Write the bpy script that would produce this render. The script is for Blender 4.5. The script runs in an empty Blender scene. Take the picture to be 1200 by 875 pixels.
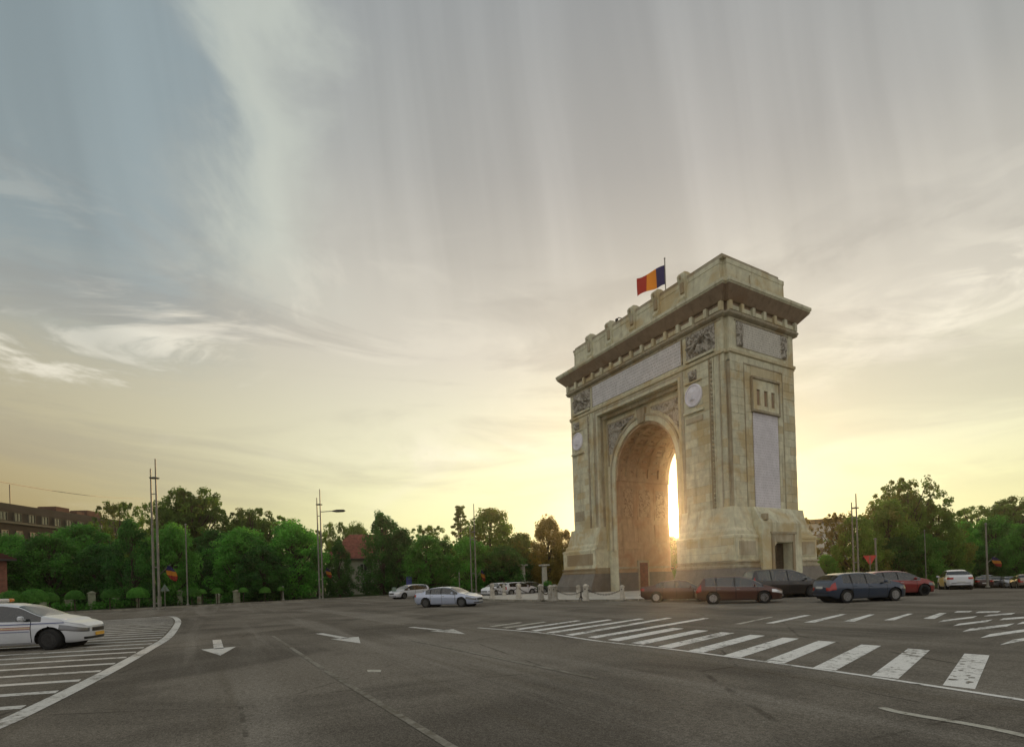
import bpy, bmesh, math, random
from mathutils import Vector, Matrix, noise
random.seed(7)
R_ = math.radians
scene = bpy.context.scene
COL = scene.collection

# ------------------------------------------------------------------ camera
SW, SH = 1200.0, 875.0
CAM = Vector((28.0154, -33.6787, 1.6629))
FWD = Vector((-0.8411268, 0.54082116, 0.0042631)).normalized()
RGT = Vector((0.54042804, 0.84077, -0.03230071)).normalized()
UPV = Vector((0.02105319, 0.0248651, 0.9994691)).normalized()
FPX, PX, PY = 649.686, 658.023, 674.533
cd = bpy.data.cameras.new('camera'); cam = bpy.data.objects.new('camera', cd); COL.objects.link(cam)
cam.matrix_world = Matrix(((RGT.x, UPV.x, -FWD.x, CAM.x), (RGT.y, UPV.y, -FWD.y, CAM.y), (RGT.z, UPV.z, -FWD.z, CAM.z), (0, 0, 0, 1)))
cd.sensor_width = 36; cd.lens = FPX/SW*36; cd.clip_start = .1; cd.clip_end = 5000
cd.shift_x = -(PX-SW/2)/SW; cd.shift_y = (PY-SH/2)/SW
scene.camera = cam

# ------------------------------------------------------------------ light
def ray(x, y): return FWD+RGT*((x-PX)/FPX)-UPV*((y-PY)/FPX)
SUN = ray(789, 607).normalized()
SUN_EL = math.asin(SUN.z)
sl = bpy.data.lights.new('sun', 'SUN'); sl.energy = 2.0; sl.angle = R_(.55); sl.color = (1, .64, .30)
so = bpy.data.objects.new('sun', sl); COL.objects.link(so)
so.rotation_euler = (-SUN).to_track_quat('-Z', 'Y').to_euler(); so.location = SUN*300
vs = scene.view_settings; vs.view_transform = 'Standard'; vs.look = 'None'; vs.exposure = 0.36; vs.gamma = 1; vs.use_curve_mapping = False

w = bpy.data.worlds.new('World'); scene.world = w; w.use_nodes = True
class NT:
    def __init__(s, t): s.t = t; s.n = t.nodes; s.l = t.links
    def new(s, k, **a):
        n = s.n.new(k)
        for q, v in a.items(): setattr(n, q, v)
        return n
    def put(s, v, sock):
        if v is None: return
        if hasattr(v, 'is_output'): s.l.new(v, sock)
        else: sock.default_value = v
    def math(s, op, a, b=None, c=None, clamp=False):
        n = s.new('ShaderNodeMath', operation=op); n.use_clamp = clamp
        s.put(a, n.inputs[0]); s.put(b, n.inputs[1]); s.put(c, n.inputs[2]); return n.outputs[0]
    def vm(s, op, a, b=None, out=0):
        n = s.new('ShaderNodeVectorMath', operation=op); s.put(a, n.inputs[0])
        if b is not None:
            if op == 'SCALE': s.put(b, n.inputs[3])
            else: s.put(b, n.inputs[1])
        return n.outputs['Value'] if out else n.outputs[0]
    def mix(s, f, a, b, mode='MIX'):
        n = s.new('ShaderNodeMix', data_type='RGBA', blend_type=mode)
        s.put(f, n.inputs[0])
        for v, i in ((a, 6), (b, 7)):
            if isinstance(v, (tuple, list)) and len(v) == 3: v = (*v, 1)
            s.put(v, n.inputs[i])
        return n.outputs[2]
    def noise(s, vec, scale, detail=4, rough=.55, dist=0):
        n = s.new('ShaderNodeTexNoise'); s.put(vec, n.inputs['Vector']); n.inputs['Scale'].default_value = scale
        n.inputs['Detail'].default_value = detail; n.inputs['Roughness'].default_value = rough; n.inputs['Distortion'].default_value = dist
        return n.outputs[0]
    def ss(s, v, a, b, lo=0., hi=1.):
        n = s.new('ShaderNodeMapRange', interpolation_type='SMOOTHSTEP'); s.put(v, n.inputs[0])
        n.inputs[1].default_value = a; n.inputs[2].default_value = b; n.inputs[3].default_value = lo; n.inputs[4].default_value = hi
        return n.outputs[0]
    def ramp(s, v, stops):
        n = s.new('ShaderNodeValToRGB'); s.put(v, n.inputs[0]); e = n.color_ramp.elements
        while len(e) < len(stops): e.new(.5)
        for i, (p, c) in enumerate(stops): e[i].position = p; e[i].color = (*c, 1)
        return n.outputs[0]
def srgb(r, g, b):
    f = lambda c: (c/255/12.92) if c/255 <= .04045 else ((c/255+.055)/1.055)**2.4
    return (f(r), f(g), f(b))

# the sky: a Nishita base seen between layers of high cloud that thin towards the sun
T = NT(w.node_tree); T.n.clear()
out = T.new('ShaderNodeOutputWorld')
d = T.new('ShaderNodeTexCoord').outputs['Generated']
dn = T.vm('NORMALIZE', d)
sep = T.new('ShaderNodeSeparateXYZ'); T.put(dn, sep.inputs[0])
el = T.math('ARCSINE', sep.outputs[2])                     # radians
eld = T.math('MULTIPLY', el, 180/math.pi)
sky = T.new('ShaderNodeTexSky', sky_type='NISHITA'); sky.sun_disc = False; sky.sun_elevation = SUN_EL
sky.sun_rotation = math.atan2(SUN.x, SUN.y); sky.altitude = 90; sky.air_density = 1.3; sky.dust_density = 3.5; sky.ozone_density = 1.5
ca = T.vm('DOT_PRODUCT', dn, tuple(SUN), out=1)
ang = T.math('MULTIPLY', T.math('ARCCOSINE', T.math('MINIMUM', ca, 1.0)), 180/math.pi)    # degrees from the sun
# colour of the cloud deck by elevation (thick air near the horizon is warm) and by angle from the sun
f = T.math('DIVIDE', T.math('MAXIMUM', eld, 0.), 60.)
near = T.ramp(f, [(0, srgb(242, 240, 174)), (.10, srgb(236, 238, 186)), (.2, srgb(226, 225, 194)), (.36, srgb(206, 200, 186)), (.60, srgb(172, 167, 161)), (.8, srgb(160, 156, 152))])
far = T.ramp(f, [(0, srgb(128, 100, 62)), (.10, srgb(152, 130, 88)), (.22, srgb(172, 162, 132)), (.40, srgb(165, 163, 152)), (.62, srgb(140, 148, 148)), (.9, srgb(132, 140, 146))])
azf = T.ss(ang, 20, 64)
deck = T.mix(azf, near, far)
az0 = math.atan2(FWD.y, FWD.x)
pl = T.new('ShaderNodeVectorRotate', rotation_type='Z_AXIS'); T.put(dn, pl.inputs['Vector']); pl.inputs['Angle'].default_value = -az0
sp = T.new('ShaderNodeSeparateXYZ'); T.put(pl.outputs[0], sp.inputs[0])
def comb(x, y, z=0.):
    n = T.new('ShaderNodeCombineXYZ'); T.put(x, n.inputs[0]); T.put(y, n.inputs[1]); T.put(z, n.inputs[2]); return n.outputs[0]
azn = T.math('ARCTAN2', sp.outputs[1], sp.outputs[0])
# tall falling streaks of ice cloud, slightly slanted
sl_ = T.math('ADD', azn, T.math('MULTIPLY', el, -.16))
wob = T.math('MULTIPLY', T.math('SUBTRACT', T.noise(comb(T.math('MULTIPLY', azn, 3.), T.math('MULTIPLY', el, 1.6), 2.2), 1., 2, .5), .5), .09)
sw_ = T.math('ADD', sl_, wob)
st = T.noise(comb(T.math('MULTIPLY', sw_, 7.5), T.math('MULTIPLY', el, .9), 5.4), 1.0, 3, .5, .0)
st2 = T.noise(comb(T.math('MULTIPLY', sw_, 60.), T.math('MULTIPLY', el, 1.0), 1.4), 1.0, 4, .6)
stk = T.math('ADD', T.math('MULTIPLY', st, .92), T.math('MULTIPLY', st2, .08))
hi = T.ss(eld, 21, 31)
# lower clouds: torn sheets seen nearly edge on
wv = comb(T.math('MULTIPLY', azn, 3.2), T.math('MULTIPLY', el, 10.), 14.2)
wi = T.noise(wv, 1.0, 9, .62, 1.3)
wi2 = T.noise(comb(T.math('MULTIPLY', azn, 1.9), T.math('MULTIPLY', el, 8.5), 11.3), 1.0, 7, .6, .9)
big = T.noise(comb(T.math('MULTIPLY', azn, 1.3), T.math('MULTIPLY', el, 3.), 6.1), 1.0, 2, .5)
# clearer blue air at the upper left, with a pale greenish edge of cloud beside it
gx = T.math('ADD', azn, T.math('MULTIPLY', T.math('SUBTRACT', T.noise(comb(T.math('MULTIPLY', azn, 4.), T.math('MULTIPLY', el, 5.), 9.), 1., 6, .6, .5), .5), .42))
gapv = T.math('MULTIPLY', T.ss(gx, .47, .66), T.ss(T.math('ADD', eld, T.math('MULTIPLY', T.math('SUBTRACT', wi, .5), 14.)), 14, 27))
edge_ = T.math('MULTIPLY', T.math('MULTIPLY', T.ss(gx, .30, .49), T.math('SUBTRACT', 1., T.ss(gx, .52, .62))), hi)
sm = T.ss(stk, .34, .66, .90, 1.10)
sm = T.math('ADD', T.math('MULTIPLY', sm, hi), T.math('SUBTRACT', 1., hi))
deck = T.vm('SCALE', deck, sm)
deck = T.mix(T.math('MULTIPLY', edge_, .55), deck, srgb(196, 202, 190))
blue = T.vm('SCALE', T.mix(.5, srgb(128, 142, 148), srgb(134, 148, 152)), T.ss(stk, .3, .7, .88, 1.10))
deck = T.mix(T.math('MULTIPLY', gapv, .85), deck, blue)
low = T.math('MULTIPLY', T.ss(eld, 3, 10), T.math('SUBTRACT', 1., T.ss(eld, 25, 34)))
def blob(a, e, wa, we, k):
    da = T.math('DIVIDE', T.math('SUBTRACT', azn, a), wa); de = T.math('DIVIDE', T.math('SUBTRACT', eld, e), we)
    return T.math('MULTIPLY', T.math('EXPONENT', T.math('MULTIPLY', T.math('ADD', T.math('MULTIPLY', da, da), T.math('MULTIPLY', de, de)), -1.)), k)
bl_ = T.math('ADD', T.math('ADD', blob(.58, 21.3, .12, 2.6, 1.), blob(.79, 18.2, .07, 1.8, 1.)), T.math('ADD', T.math('ADD', blob(-.52, 19.2, .12, 2.8, 1.), blob(-.70, 21.5, .08, 2.6, 1.)), T.math('ADD', blob(.66, 16.8, .14, 1.3, .7), blob(.12, 12.5, .16, 1.6, .8))))
wm = T.math('MULTIPLY', T.math('MULTIPLY', T.ss(T.math('ADD', wi, T.math('MULTIPLY', bl_, .07)), .50, .66), low), T.math('MINIMUM', T.math('ADD', bl_, .22), 1.))
deck = T.mix(T.math('MULTIPLY', wm, .68), deck, srgb(238, 231, 213))
dm = T.math('MULTIPLY', T.ss(wi2, .47, .66), low)
deck = T.mix(T.math('MULTIPLY', dm, .30), deck, srgb(136, 131, 126))
skyc = T.vm('SCALE', sky.outputs[0], .09)
# the anti-solar side, behind the camera: paled to throw more light on the arch
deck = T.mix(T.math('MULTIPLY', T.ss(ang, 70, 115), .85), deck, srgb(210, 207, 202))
# nishita shows through
deck = T.mix(.12, deck, skyc)
# the aureole of the sun in the veil
def gauss(k, a):
    return T.math('MULTIPLY', T.math('EXPONENT', T.math('MULTIPLY', T.math('POWER', T.math('DIVIDE', ang, k), 1.3), -1.)), a)
glow = T.math('ADD', gauss(10., .42), T.math('ADD', gauss(2.6, 2.6), gauss(.6, 60.)))
gl = T.vm('SCALE', comb(1.0, .84, .40), glow)
fin = T.vm('ADD', deck, gl)
# below the horizon: dull ground
grd = T.ss(eld, -3, -.2)
fin = T.mix(grd, (.10, .09, .075), fin)
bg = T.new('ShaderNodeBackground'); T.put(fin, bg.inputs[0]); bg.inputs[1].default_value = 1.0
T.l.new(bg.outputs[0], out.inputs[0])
scene.cycles.use_denoising = True
scene.cycles.max_bounces = 8; scene.cycles.transparent_max_bounces = 12

# ------------------------------------------------------------------ ground shape: level square that falls away gently beyond the arch on the right
def sstep(a, b, x):
    t = max(0, min(1, (x-a)/(b-a))); return t*t*(3-2*t)
def gz(x, y):
    k = sstep(-22, 0, x)
    t = max(0, y-6)
    return -k*min(.035*t*t/(t+6), 1.5)
def G(x, y, lift=0.):
    d = ray(x, y); t = 2.; hgt = lambda q: (CAM.z+d.z*q)-gz(CAM.x+d.x*q, CAM.y+d.y*q)-lift
    while hgt(t) > 0 and t < 400: t *= 1.02
    a, b = t/1.02, t
    for _ in range(30):
        t = (a+b)/2
        if hgt(t) > 0: a = t
        else: b = t
    P = CAM+d*t; return Vector((P.x, P.y, gz(P.x, P.y)+lift))
def AT(x, dist, zlift=0.):
    d = ray(x, 670); h = Vector((d.x, d.y, 0)).normalized(); P = CAM+h*dist
    return Vector((P.x, P.y, gz(P.x, P.y)+zlift))
def ZAT(x, y, dist):
    d = ray(x, y); return CAM.z+d.z*dist/math.hypot(d.x, d.y)
def PLY(x, y, Y):
    d = ray(x, y); return CAM+d*((Y-CAM.y)/d.y)

# ------------------------------------------------------------------ object helpers
def link(o, parent=None):
    COL.objects.link(o)
    if parent is not None: o.parent = parent
    return o
def props(o, label=None, cat=None, group=None, kind=None):
    if label: o['label'] = label
    if cat: o['category'] = cat
    if group: o['group'] = group
    if kind: o['kind'] = kind
    return o
def empty(name, loc=(0, 0, 0), rz=0., label=None, cat=None, group=None):
    o = bpy.data.objects.new(name, None); o.empty_display_size = .3; link(o); o.location = loc; o.rotation_euler = (0, 0, rz)
    return props(o, label, cat, group)
class MB:
    def __init__(s, off=(0, 0, 0)): s.v = []; s.f = []; s.m = []; s.off = Vector(off)
    def add(s, vs, fs, m=0):
        b = len(s.v); s.v += [tuple(Vector(p)-s.off) for p in vs]; s.f += [tuple(b+i for i in f) for f in fs]; s.m += [m]*len(fs)
    def box(s, x0, x1, y0, y1, z0, z1, m=0):
        x0, x1 = sorted((x0, x1)); y0, y1 = sorted((y0, y1)); z0, z1 = sorted((z0, z1))
        s.add([(x0, y0, z0), (x1, y0, z0), (x1, y1, z0), (x0, y1, z0), (x0, y0, z1), (x1, y0, z1), (x1, y1, z1), (x0, y1, z1)],
              [(0, 3, 2, 1), (4, 5, 6, 7), (0, 1, 5, 4), (1, 2, 6, 5), (2, 3, 7, 6), (3, 0, 4, 7)], m)
    def bbox(s, x0, x1, y0, y1, z0, z1, b=.02, m=0):     # box with chamfered edges
        bm = bmesh.new(); bmesh.ops.create_cube(bm, size=1)
        for q in bm.verts: q.co = Vector((x0+(q.co.x+.5)*(x1-x0), y0+(q.co.y+.5)*(y1-y0), z0+(q.co.z+.5)*(z1-z0)))
        bmesh.ops.bevel(bm, geom=list(bm.edges), offset=b, segments=1, affect='EDGES')
        bm.verts.index_update(); s.add([q.co for q in bm.verts], [[q.index for q in f.verts] for f in bm.faces], m); bm.free()
    def prism(s, base, top, m=0, caps=True):              # lists of 3-D points, ccw
        n = len(base); vs = list(base)+list(top)
        fs = [(i, (i+1) % n, n+(i+1) % n, n+i) for i in range(n)]
        if caps: fs += [tuple(range(n-1, -1, -1)), tuple(range(n, 2*n))]
        s.add(vs, fs, m)
    def tube(s, pts, r, n=8, m=0, cap=True):
        pts = [Vector(p) for p in pts]; rings = []
        rr = r if isinstance(r, (list, tuple)) else [r]*len(pts)
        for i, p in enumerate(pts):
            t = (pts[min(i+1, len(pts)-1)]-pts[max(i-1, 0)]).normalized()
            a = t.orthogonal() if i == 0 else (prev-t*prev.dot(t))
            a.normalize(); prev = a.copy(); b = t.cross(a)
            rings.append([p+(a*math.cos(k*2*math.pi/n)+b*math.sin(k*2*math.pi/n))*rr[i] for k in range(n)])
        vs = [q for g in rings for q in g]
        fs = [(i*n+k, i*n+(k+1) % n, (i+1)*n+(k+1) % n, (i+1)*n+k) for i in range(len(pts)-1) for k in range(n)]
        if cap: fs += [tuple(range(n-1, -1, -1)), tuple((len(pts)-1)*n+k for k in range(n))]
        s.add(vs, fs, m)
    def lathe(s, prof, c=(0, 0, 0), n=16, m=0, axis='z'):
        vs = []
        for r, z in prof:
            for k in range(n):
                a = 2*math.pi*k/n; x, y = r*math.cos(a), r*math.sin(a)
                p = (x, y, z) if axis == 'z' else (x, z, y) if axis == 'y' else (z, x, y)
                vs.append(Vector(p)+Vector(c))
        fs = [(i*n+k, i*n+(k+1) % n, (i+1)*n+(k+1) % n, (i+1)*n+k) for i in range(len(prof)-1) for k in range(n)]
        fs += [tuple(range(n-1, -1, -1)), tuple((len(prof)-1)*n+k for k in range(n))]
        s.add(vs, fs, m)
    def build(s, name, mats, parent=None, smooth=False, fix=True, auto=None):
        me = bpy.data.meshes.new(name); me.from_pydata(s.v, [], s.f)
        if not isinstance(mats, (list, tuple)): mats = [mats]
        for q in mats: me.materials.append(q)
        if len(mats) > 1: me.polygons.foreach_set('material_index', s.m)
        if fix:
            bm = bmesh.new(); bm.from_mesh(me); bmesh.ops.recalc_face_normals(bm, faces=bm.faces); bm.to_mesh(me); bm.free()
        if smooth:
            me.polygons.foreach_set('use_smooth', [True]*len(me.polygons))
            if auto: me.set_sharp_from_angle(angle=R_(auto))
        me.update()
        o = bpy.data.objects.new(name, me); return link(o, parent)
def copy_tree(o, parent=None):
    c = o.copy(); COL.objects.link(c); c.parent = parent
    for ch in list(o.children): copy_tree(ch, c)
    return c

# ------------------------------------------------------------------ materials
MATS = {}
def mat(name, col, rough=.6, metal=0., spec=.5, coat=0., fn=None, emit=None, alpha=None):
    m = bpy.data.materials.new(name); m.use_nodes = True; t = NT(m.node_tree)
    b = t.n['Principled BSDF']; b.inputs['Base Color'].default_value = (*col, 1); b.inputs['Roughness'].default_value = rough
    b.inputs['Metallic'].default_value = metal; b.inputs['Specular IOR Level'].default_value = spec; b.inputs['Coat Weight'].default_value = coat
    b.inputs['Coat Roughness'].default_value = .05
    if emit: b.inputs['Emission Color'].default_value = (*emit[0], 1); b.inputs['Emission Strength'].default_value = emit[1]
    if fn: fn(t, b)
    MATS[name] = m; return m
def bump(t, b, h, strength=.3, dist=.02):
    n = t.new('ShaderNodeBump'); n.inputs['Strength'].default_value = strength; n.inputs['Distance'].default_value = dist
    t.put(h, n.inputs['Height']); t.l.new(n.outputs[0], b.inputs['Normal'])
def wpos(t): return t.new('ShaderNodeNewGeometry').outputs['Position']
def orand(t): return t.new('ShaderNodeObjectInfo').outputs['Random']
def varied(col, amt=.25, scale=3., bmp=0., stain=None, sscale=.5, per=0.):
    def fn(t, b):
        p = wpos(t); n1 = t.noise(p, scale, 5, .6); c = t.mix(t.ss(n1, .3, .7), tuple(x*(1-amt) for x in col), tuple(min(1, x*(1+amt)) for x in col))
        if stain:
            n2 = t.noise(p, sscale, 6, .62, .4); c = t.mix(t.math('MULTIPLY', t.ss(n2, .5, .68), .8), c, stain)
        if per:
            r = orand(t); c = t.vm('SCALE', c, t.math('ADD', t.math('MULTIPLY', r, per), 1-per/2))
        t.put(c, b.inputs['Base Color'])
        if bmp: bump(t, b, t.noise(p, scale*8, 4, .6), bmp, .01)
    return fn

def stone_fn(base, stain, streak, per=.16, warm=.5, bs=.35):
    def fn(t, b):
        p = wpos(t)
        c = t.mix(t.ss(t.noise(p, 1.6, 6, .65), .3, .7), tuple(x*.84 for x in base), tuple(x*1.12 for x in base))
        # long rain streaks
        mp = t.new('ShaderNodeMapping'); t.put(p, mp.inputs[0]); mp.inputs['Scale'].default_value = (2.2, 2.2, .16)
        c = t.mix(t.math('MULTIPLY', t.ss(t.noise(mp.outputs[0], 1., 5, .62), .50, .72), .62), c, streak)
        c = t.mix(t.math('MULTIPLY', t.ss(t.noise(p, .33, 5, .6, .6), .47, .66), .75), c, stain)
        r = orand(t)
        c = t.mix(t.math('MULTIPLY', t.ss(r, .70, .98), warm), c, stain)
        c = t.vm('SCALE', c, t.math('ADD', t.math('MULTIPLY', t.noise(p, 12., 3, .7), .16), .92))
        rr = t.math('FRACT', t.math('MULTIPLY', r, 17.3))
        c = t.vm('SCALE', c, t.math('ADD', t.math('MULTIPLY', rr, per), 1-per/2))
        t.put(c, b.inputs['Base Color'])
        bump(t, b, t.math('ADD', t.noise(p, 9., 5, .65), t.math('MULTIPLY', t.noise(p, 60., 2, .5), .3)), bs, .02)
    return fn
STONE = mat('travertine', (.4, .37, .3), .82, fn=stone_fn((.62, .60, .44), (.50, .375, .175), (.30, .255, .155)))
STONE2 = mat('travertine_dark', (.3, .27, .2), .85, fn=stone_fn((.42, .375, .27), (.30, .21, .105), (.21, .16, .095)))
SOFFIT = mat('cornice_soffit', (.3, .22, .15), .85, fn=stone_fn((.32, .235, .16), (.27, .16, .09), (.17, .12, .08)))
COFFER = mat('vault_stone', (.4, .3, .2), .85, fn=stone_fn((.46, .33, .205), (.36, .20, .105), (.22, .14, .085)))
GRANITE = mat('granite_plinth', (.2, .19, .17), .6, fn=stone_fn((.19, .17, .145), (.15, .12, .09), (.11, .095, .08), warm=.2))
def relief_fn(base, dark):
    def fn(t, b):
        p = wpos(t); n = t.noise(p, 2.6, 5, .6, 1.2)
        c = t.mix(t.ss(n, .38, .58), dark, base); t.put(c, b.inputs['Base Color']); bump(t, b, n, .6, .12)
    return fn
RELIEF = mat('relief_stone', (.3, .28, .24), .85, fn=relief_fn((.44, .41, .35), (.17, .15, .12)))
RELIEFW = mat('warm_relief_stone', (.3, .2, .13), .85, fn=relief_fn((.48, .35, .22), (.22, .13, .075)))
def script_fn(sx, sy, base, ink, rows_axis='x', amt=.55):
    # lines of small cut letters too small to read
    def fn(t, b):
        p = wpos(t); s = t.new('ShaderNodeSeparateXYZ'); t.put(p, s.inputs[0])
        h = s.outputs[0] if rows_axis == 'x' else s.outputs[1]; z = s.outputs[2]
        n = t.new('ShaderNodeCombineXYZ'); t.put(t.math('MULTIPLY', h, sx), n.inputs[0]); t.put(t.math('FLOOR', t.math('MULTIPLY', z, sy)), n.inputs[1])
        g = t.noise(n.outputs[0], 1., 2, .8)
        fr = t.math('FRACT', t.math('MULTIPLY', z, sy)); row = t.math('MULTIPLY', t.ss(fr, .2, .35), t.math('SUBTRACT', 1., t.ss(fr, .7, .85)))
        k = t.math('MULTIPLY', t.math('MULTIPLY', t.ss(g, .47, .55), row), amt)
        c = t.mix(t.ss(t.noise(p, 1.3, 5, .6), .3, .7), tuple(x*.9 for x in base), tuple(x*1.07 for x in base))
        c = t.mix(k, c, ink); t.put(c, b.inputs['Base Color'])
    return fn
MARBLE = mat('inscribed_marble', (.6, .59, .6), .6, fn=script_fn(7., 3.6, (.63, .61, .61), (.22, .20, .18), amt=.62))
MARBLE_S = mat('inscribed_marble_side', (.5, .5, .46), .7, fn=script_fn(6., 5., (.58, .56, .50), (.26, .23, .18), 'y', .75))
MARBLE_T = mat('inscribed_marble_tall', (.6, .6, .62), .55, fn=script_fn(9., 4.6, (.68, .66, .71), (.36, .34, .36), 'y', .55))
MEDAL = mat('white_marble', (.66, .65, .68), .55, fn=varied((.74, .72, .78), .12, 2.))
DARKIN = mat('dark_interior', (.03, .025, .02), .9)
DOORW = mat('bronze_door', (.06, .04, .025), .5, metal=.4, fn=varied((.07, .05, .03), .3, 4.))
REDDOOR = mat('red_brown_door', (.16, .05, .03), .6, fn=varied((.17, .055, .032), .3, 3.))

def asphalt_fn(t, b):
    p = wpos(t)
    fine = t.noise(p, 55., 3, .8); mid = t.noise(p, 6., 4, .6); big = t.noise(p, .22, 5, .6, .8)
    c = t.mix(t.ss(big, .34, .66), (.112, .101, .084), (.185, .168, .139))
    # wheel-polished lanes sweeping across the square (bands run along the traffic, roughly the x axis)
    mp = t.new('ShaderNodeMapping'); t.put(p, mp.inputs[0]); mp.inputs['Scale'].default_value = (.035, .55, 1); mp.inputs['Rotation'].default_value = (0, 0, -.06)
    c = t.mix(t.math('MULTIPLY', t.ss(t.noise(mp.outputs[0], 1., 6, .6, .5), .46, .68), .55), c, (.25, .232, .198))
    mp2 = t.new('ShaderNodeMapping'); t.put(p, mp2.inputs[0]); mp2.inputs['Scale'].default_value = (.05, 1.3, 1); mp2.inputs['Rotation'].default_value = (0, 0, .05)
    c = t.mix(t.math('MULTIPLY', t.ss(t.noise(mp2.outputs[0], 1., 4, .6, .3), .54, .70), .35), c, (.11, .095, .07))
    c = t.mix(t.math('MULTIPLY', t.ss(mid, .45, .75), .3), c, (.075, .068, .052))
    c = t.vm('SCALE', c, t.ss(fine, .25, .75, .45, 1.6)); c = t.vm('SCALE', c, t.ss(t.noise(p, 17., 3, .75), .3, .7, .78, 1.24))
    vc = t.new('ShaderNodeTexVoronoi', feature='DISTANCE_TO_EDGE'); wp_ = t.vm('ADD', p, t.vm('SCALE', t.new('ShaderNodeTexNoise').outputs['Color'], .0)); t.put(wp_, vc.inputs['Vector']); vc.inputs['Scale'].default_value = .16
    crk = t.math('MULTIPLY', t.ss(vc.outputs['Distance'], .006, .002), t.ss(t.noise(p, 1.2, 4, .7), .42, .6))
    c = t.mix(t.math('MULTIPLY', crk, .55), c, (.05, .045, .035))
    # scattered pale chips and dark spots
    vo = t.new('ShaderNodeTexVoronoi'); t.put(p, vo.inputs['Vector']); vo.inputs['Scale'].default_value = 2.2
    c = t.mix(t.ss(vo.outputs['Distance'], .030, .02), c, (.34, .32, .27))
    t.put(c, b.inputs['Base Color'])
    t.put(t.ss(big, .3, .7, .72, .86), b.inputs['Roughness']); b.inputs['Specular IOR Level'].default_value = 0.
    bump(t, b, fine, .12, .004); b.inputs['Diffuse Roughness'].default_value = 1.
ASPHALT = mat('asphalt', (.1, .09, .075), .6, fn=asphalt_fn)
def paint_fn(base, wear0, wear1):
    def fn(t, b):
        p = wpos(t); n = t.noise(p, 7., 6, .75); n2 = t.noise(p, .7, 3, .6); f = t.noise(p, 60., 3, .8)
        k = t.ss(t.math('ADD', t.math('MULTIPLY', n, .6), t.math('MULTIPLY', n2, .4)), wear0, wear1)
        c = t.mix(t.ss(f, .3, .7), tuple(x*.82 for x in base), tuple(min(1, x*1.1) for x in base))
        c = t.mix(k, c, (.15, .135, .105)); t.put(c, b.inputs['Base Color']); b.inputs['Specular IOR Level'].default_value = 0.; bump(t, b, f, .2, .004)
    return fn
PAINT = mat('road_paint', (.6, .6, .56), .85, spec=.05, fn=paint_fn((.78, .765, .72), .50, .62))
PAINT_M = mat('greyed_road_paint', (.5, .5, .46), .85, spec=.05, fn=paint_fn((.62, .605, .56), .49, .64))
PAINT_W = mat('worn_road_paint', (.4, .4, .36), .7, fn=paint_fn((.50, .48, .41), .46, .62))
PAINT_D = mat('nearly_gone_road_paint', (.2, .2, .18), .7, fn=paint_fn((.30, .28, .235), .40, .62))
CHIP = mat('bare_asphalt_chip', (.17, .15, .12), .9)
PAVE = mat('pale_paving', (.5, .48, .43), .8, fn=varied((.50, .47, .41), .14, 1.5, .2, (.34, .31, .26), .5, .1))
KERB = mat('kerb_stone', (.3, .28, .24), .85, fn=varied((.27, .25, .20), .25, 2., .3, (.14, .13, .1), .7, .2))
WALK = mat('pavement', (.2, .18, .15), .9, spec=.1, fn=varied((.17, .155, .125), .2, 2., .3, (.10, .09, .07), .3))
GRASS = mat('park_ground', (.03, .05, .02), .95, spec=.05, fn=varied((.035, .06, .02), .4, 1., .5, (.06, .05, .03), .4))
def leaf(name, c1, c2, trans=.5, c3=None):
    def fn(t, b):
        p = wpos(t); r = orand(t)
        c = t.mix(t.ss(t.noise(p, .55, 4, .6), .35, .65), c1, c2)
        if c3: c = t.mix(t.math('MULTIPLY', t.ss(t.noise(p, .3, 3, .5), .5, .65), .7), c, c3)
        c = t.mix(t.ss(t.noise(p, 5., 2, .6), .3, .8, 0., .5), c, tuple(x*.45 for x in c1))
        c = t.vm('SCALE', c, t.math('ADD', t.math('MULTIPLY', r, .5), .75)); t.put(c, b.inputs['Base Color'])
        tr = t.new('ShaderNodeBsdfTranslucent'); t.put(t.vm('SCALE', c, 1.5), tr.inputs[0])
        mx = t.new('ShaderNodeMixShader'); mx.inputs[0].default_value = trans
        t.l.new(b.outputs[0], mx.inputs[1]); t.l.new(tr.outputs[0], mx.inputs[2]); t.l.new(mx.outputs[0], t.n['Material Output'].inputs[0])
    return mat(name, c1, .55, spec=.25, fn=fn)
LEAF_G = leaf('green_leaves', (.052, .19, .024), (.14, .40, .05))
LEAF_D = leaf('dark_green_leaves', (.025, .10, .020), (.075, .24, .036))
LEAF_B = leaf('bright_green_leaves', (.075, .24, .03), (.15, .36, .055))
LEAF_O = leaf('olive_leaves', (.080, .165, .022), (.17, .28, .038), .5, (.19, .14, .03))
LEAF_Y = leaf('sun_glow_leaves', (.19, .15, .025), (.30, .22, .035), .5, (.14, .13, .025))  # warm glow of the low sun put into the leaf colour
BARK = mat('bark', (.05, .035, .025), .95, fn=varied((.06, .045, .03), .4, 4., .6))
METAL = mat('painted_grey_metal', (.2, .2, .18), .5, metal=.3, fn=varied((.20, .19, .16), .2, 2.))
DMETAL = mat('dark_metal', (.05, .045, .04), .5, metal=.5)
BOLL = mat('bollard_stone', (.45, .43, .38), .85, fn=varied((.44, .41, .35), .2, 4., .3, (.25, .22, .17), 1.5, .3))
IRON = mat('chain_iron', (.04, .03, .025), .6, metal=.6)
BRICKRED = mat('brick_red', (.25, .1, .06), .85, fn=varied((.24, .10, .065), .25, 3., .3))
ROOFT = mat('roof_tile', (.22, .07, .045), .8, fn=varied((.23, .075, .05), .3, 2., .3, None, .5, .25))
ROOFD = mat('dark_roof_tile', (.09, .035, .03), .8, spec=.1, fn=varied((.075, .030, .025), .3, 2., .3, None, .5, .25))
PLASTER = mat('aged_plaster', (.35, .36, .26), .9, fn=varied((.36, .36, .27), .15, 1., .1, (.22, .22, .15), .6))
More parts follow.
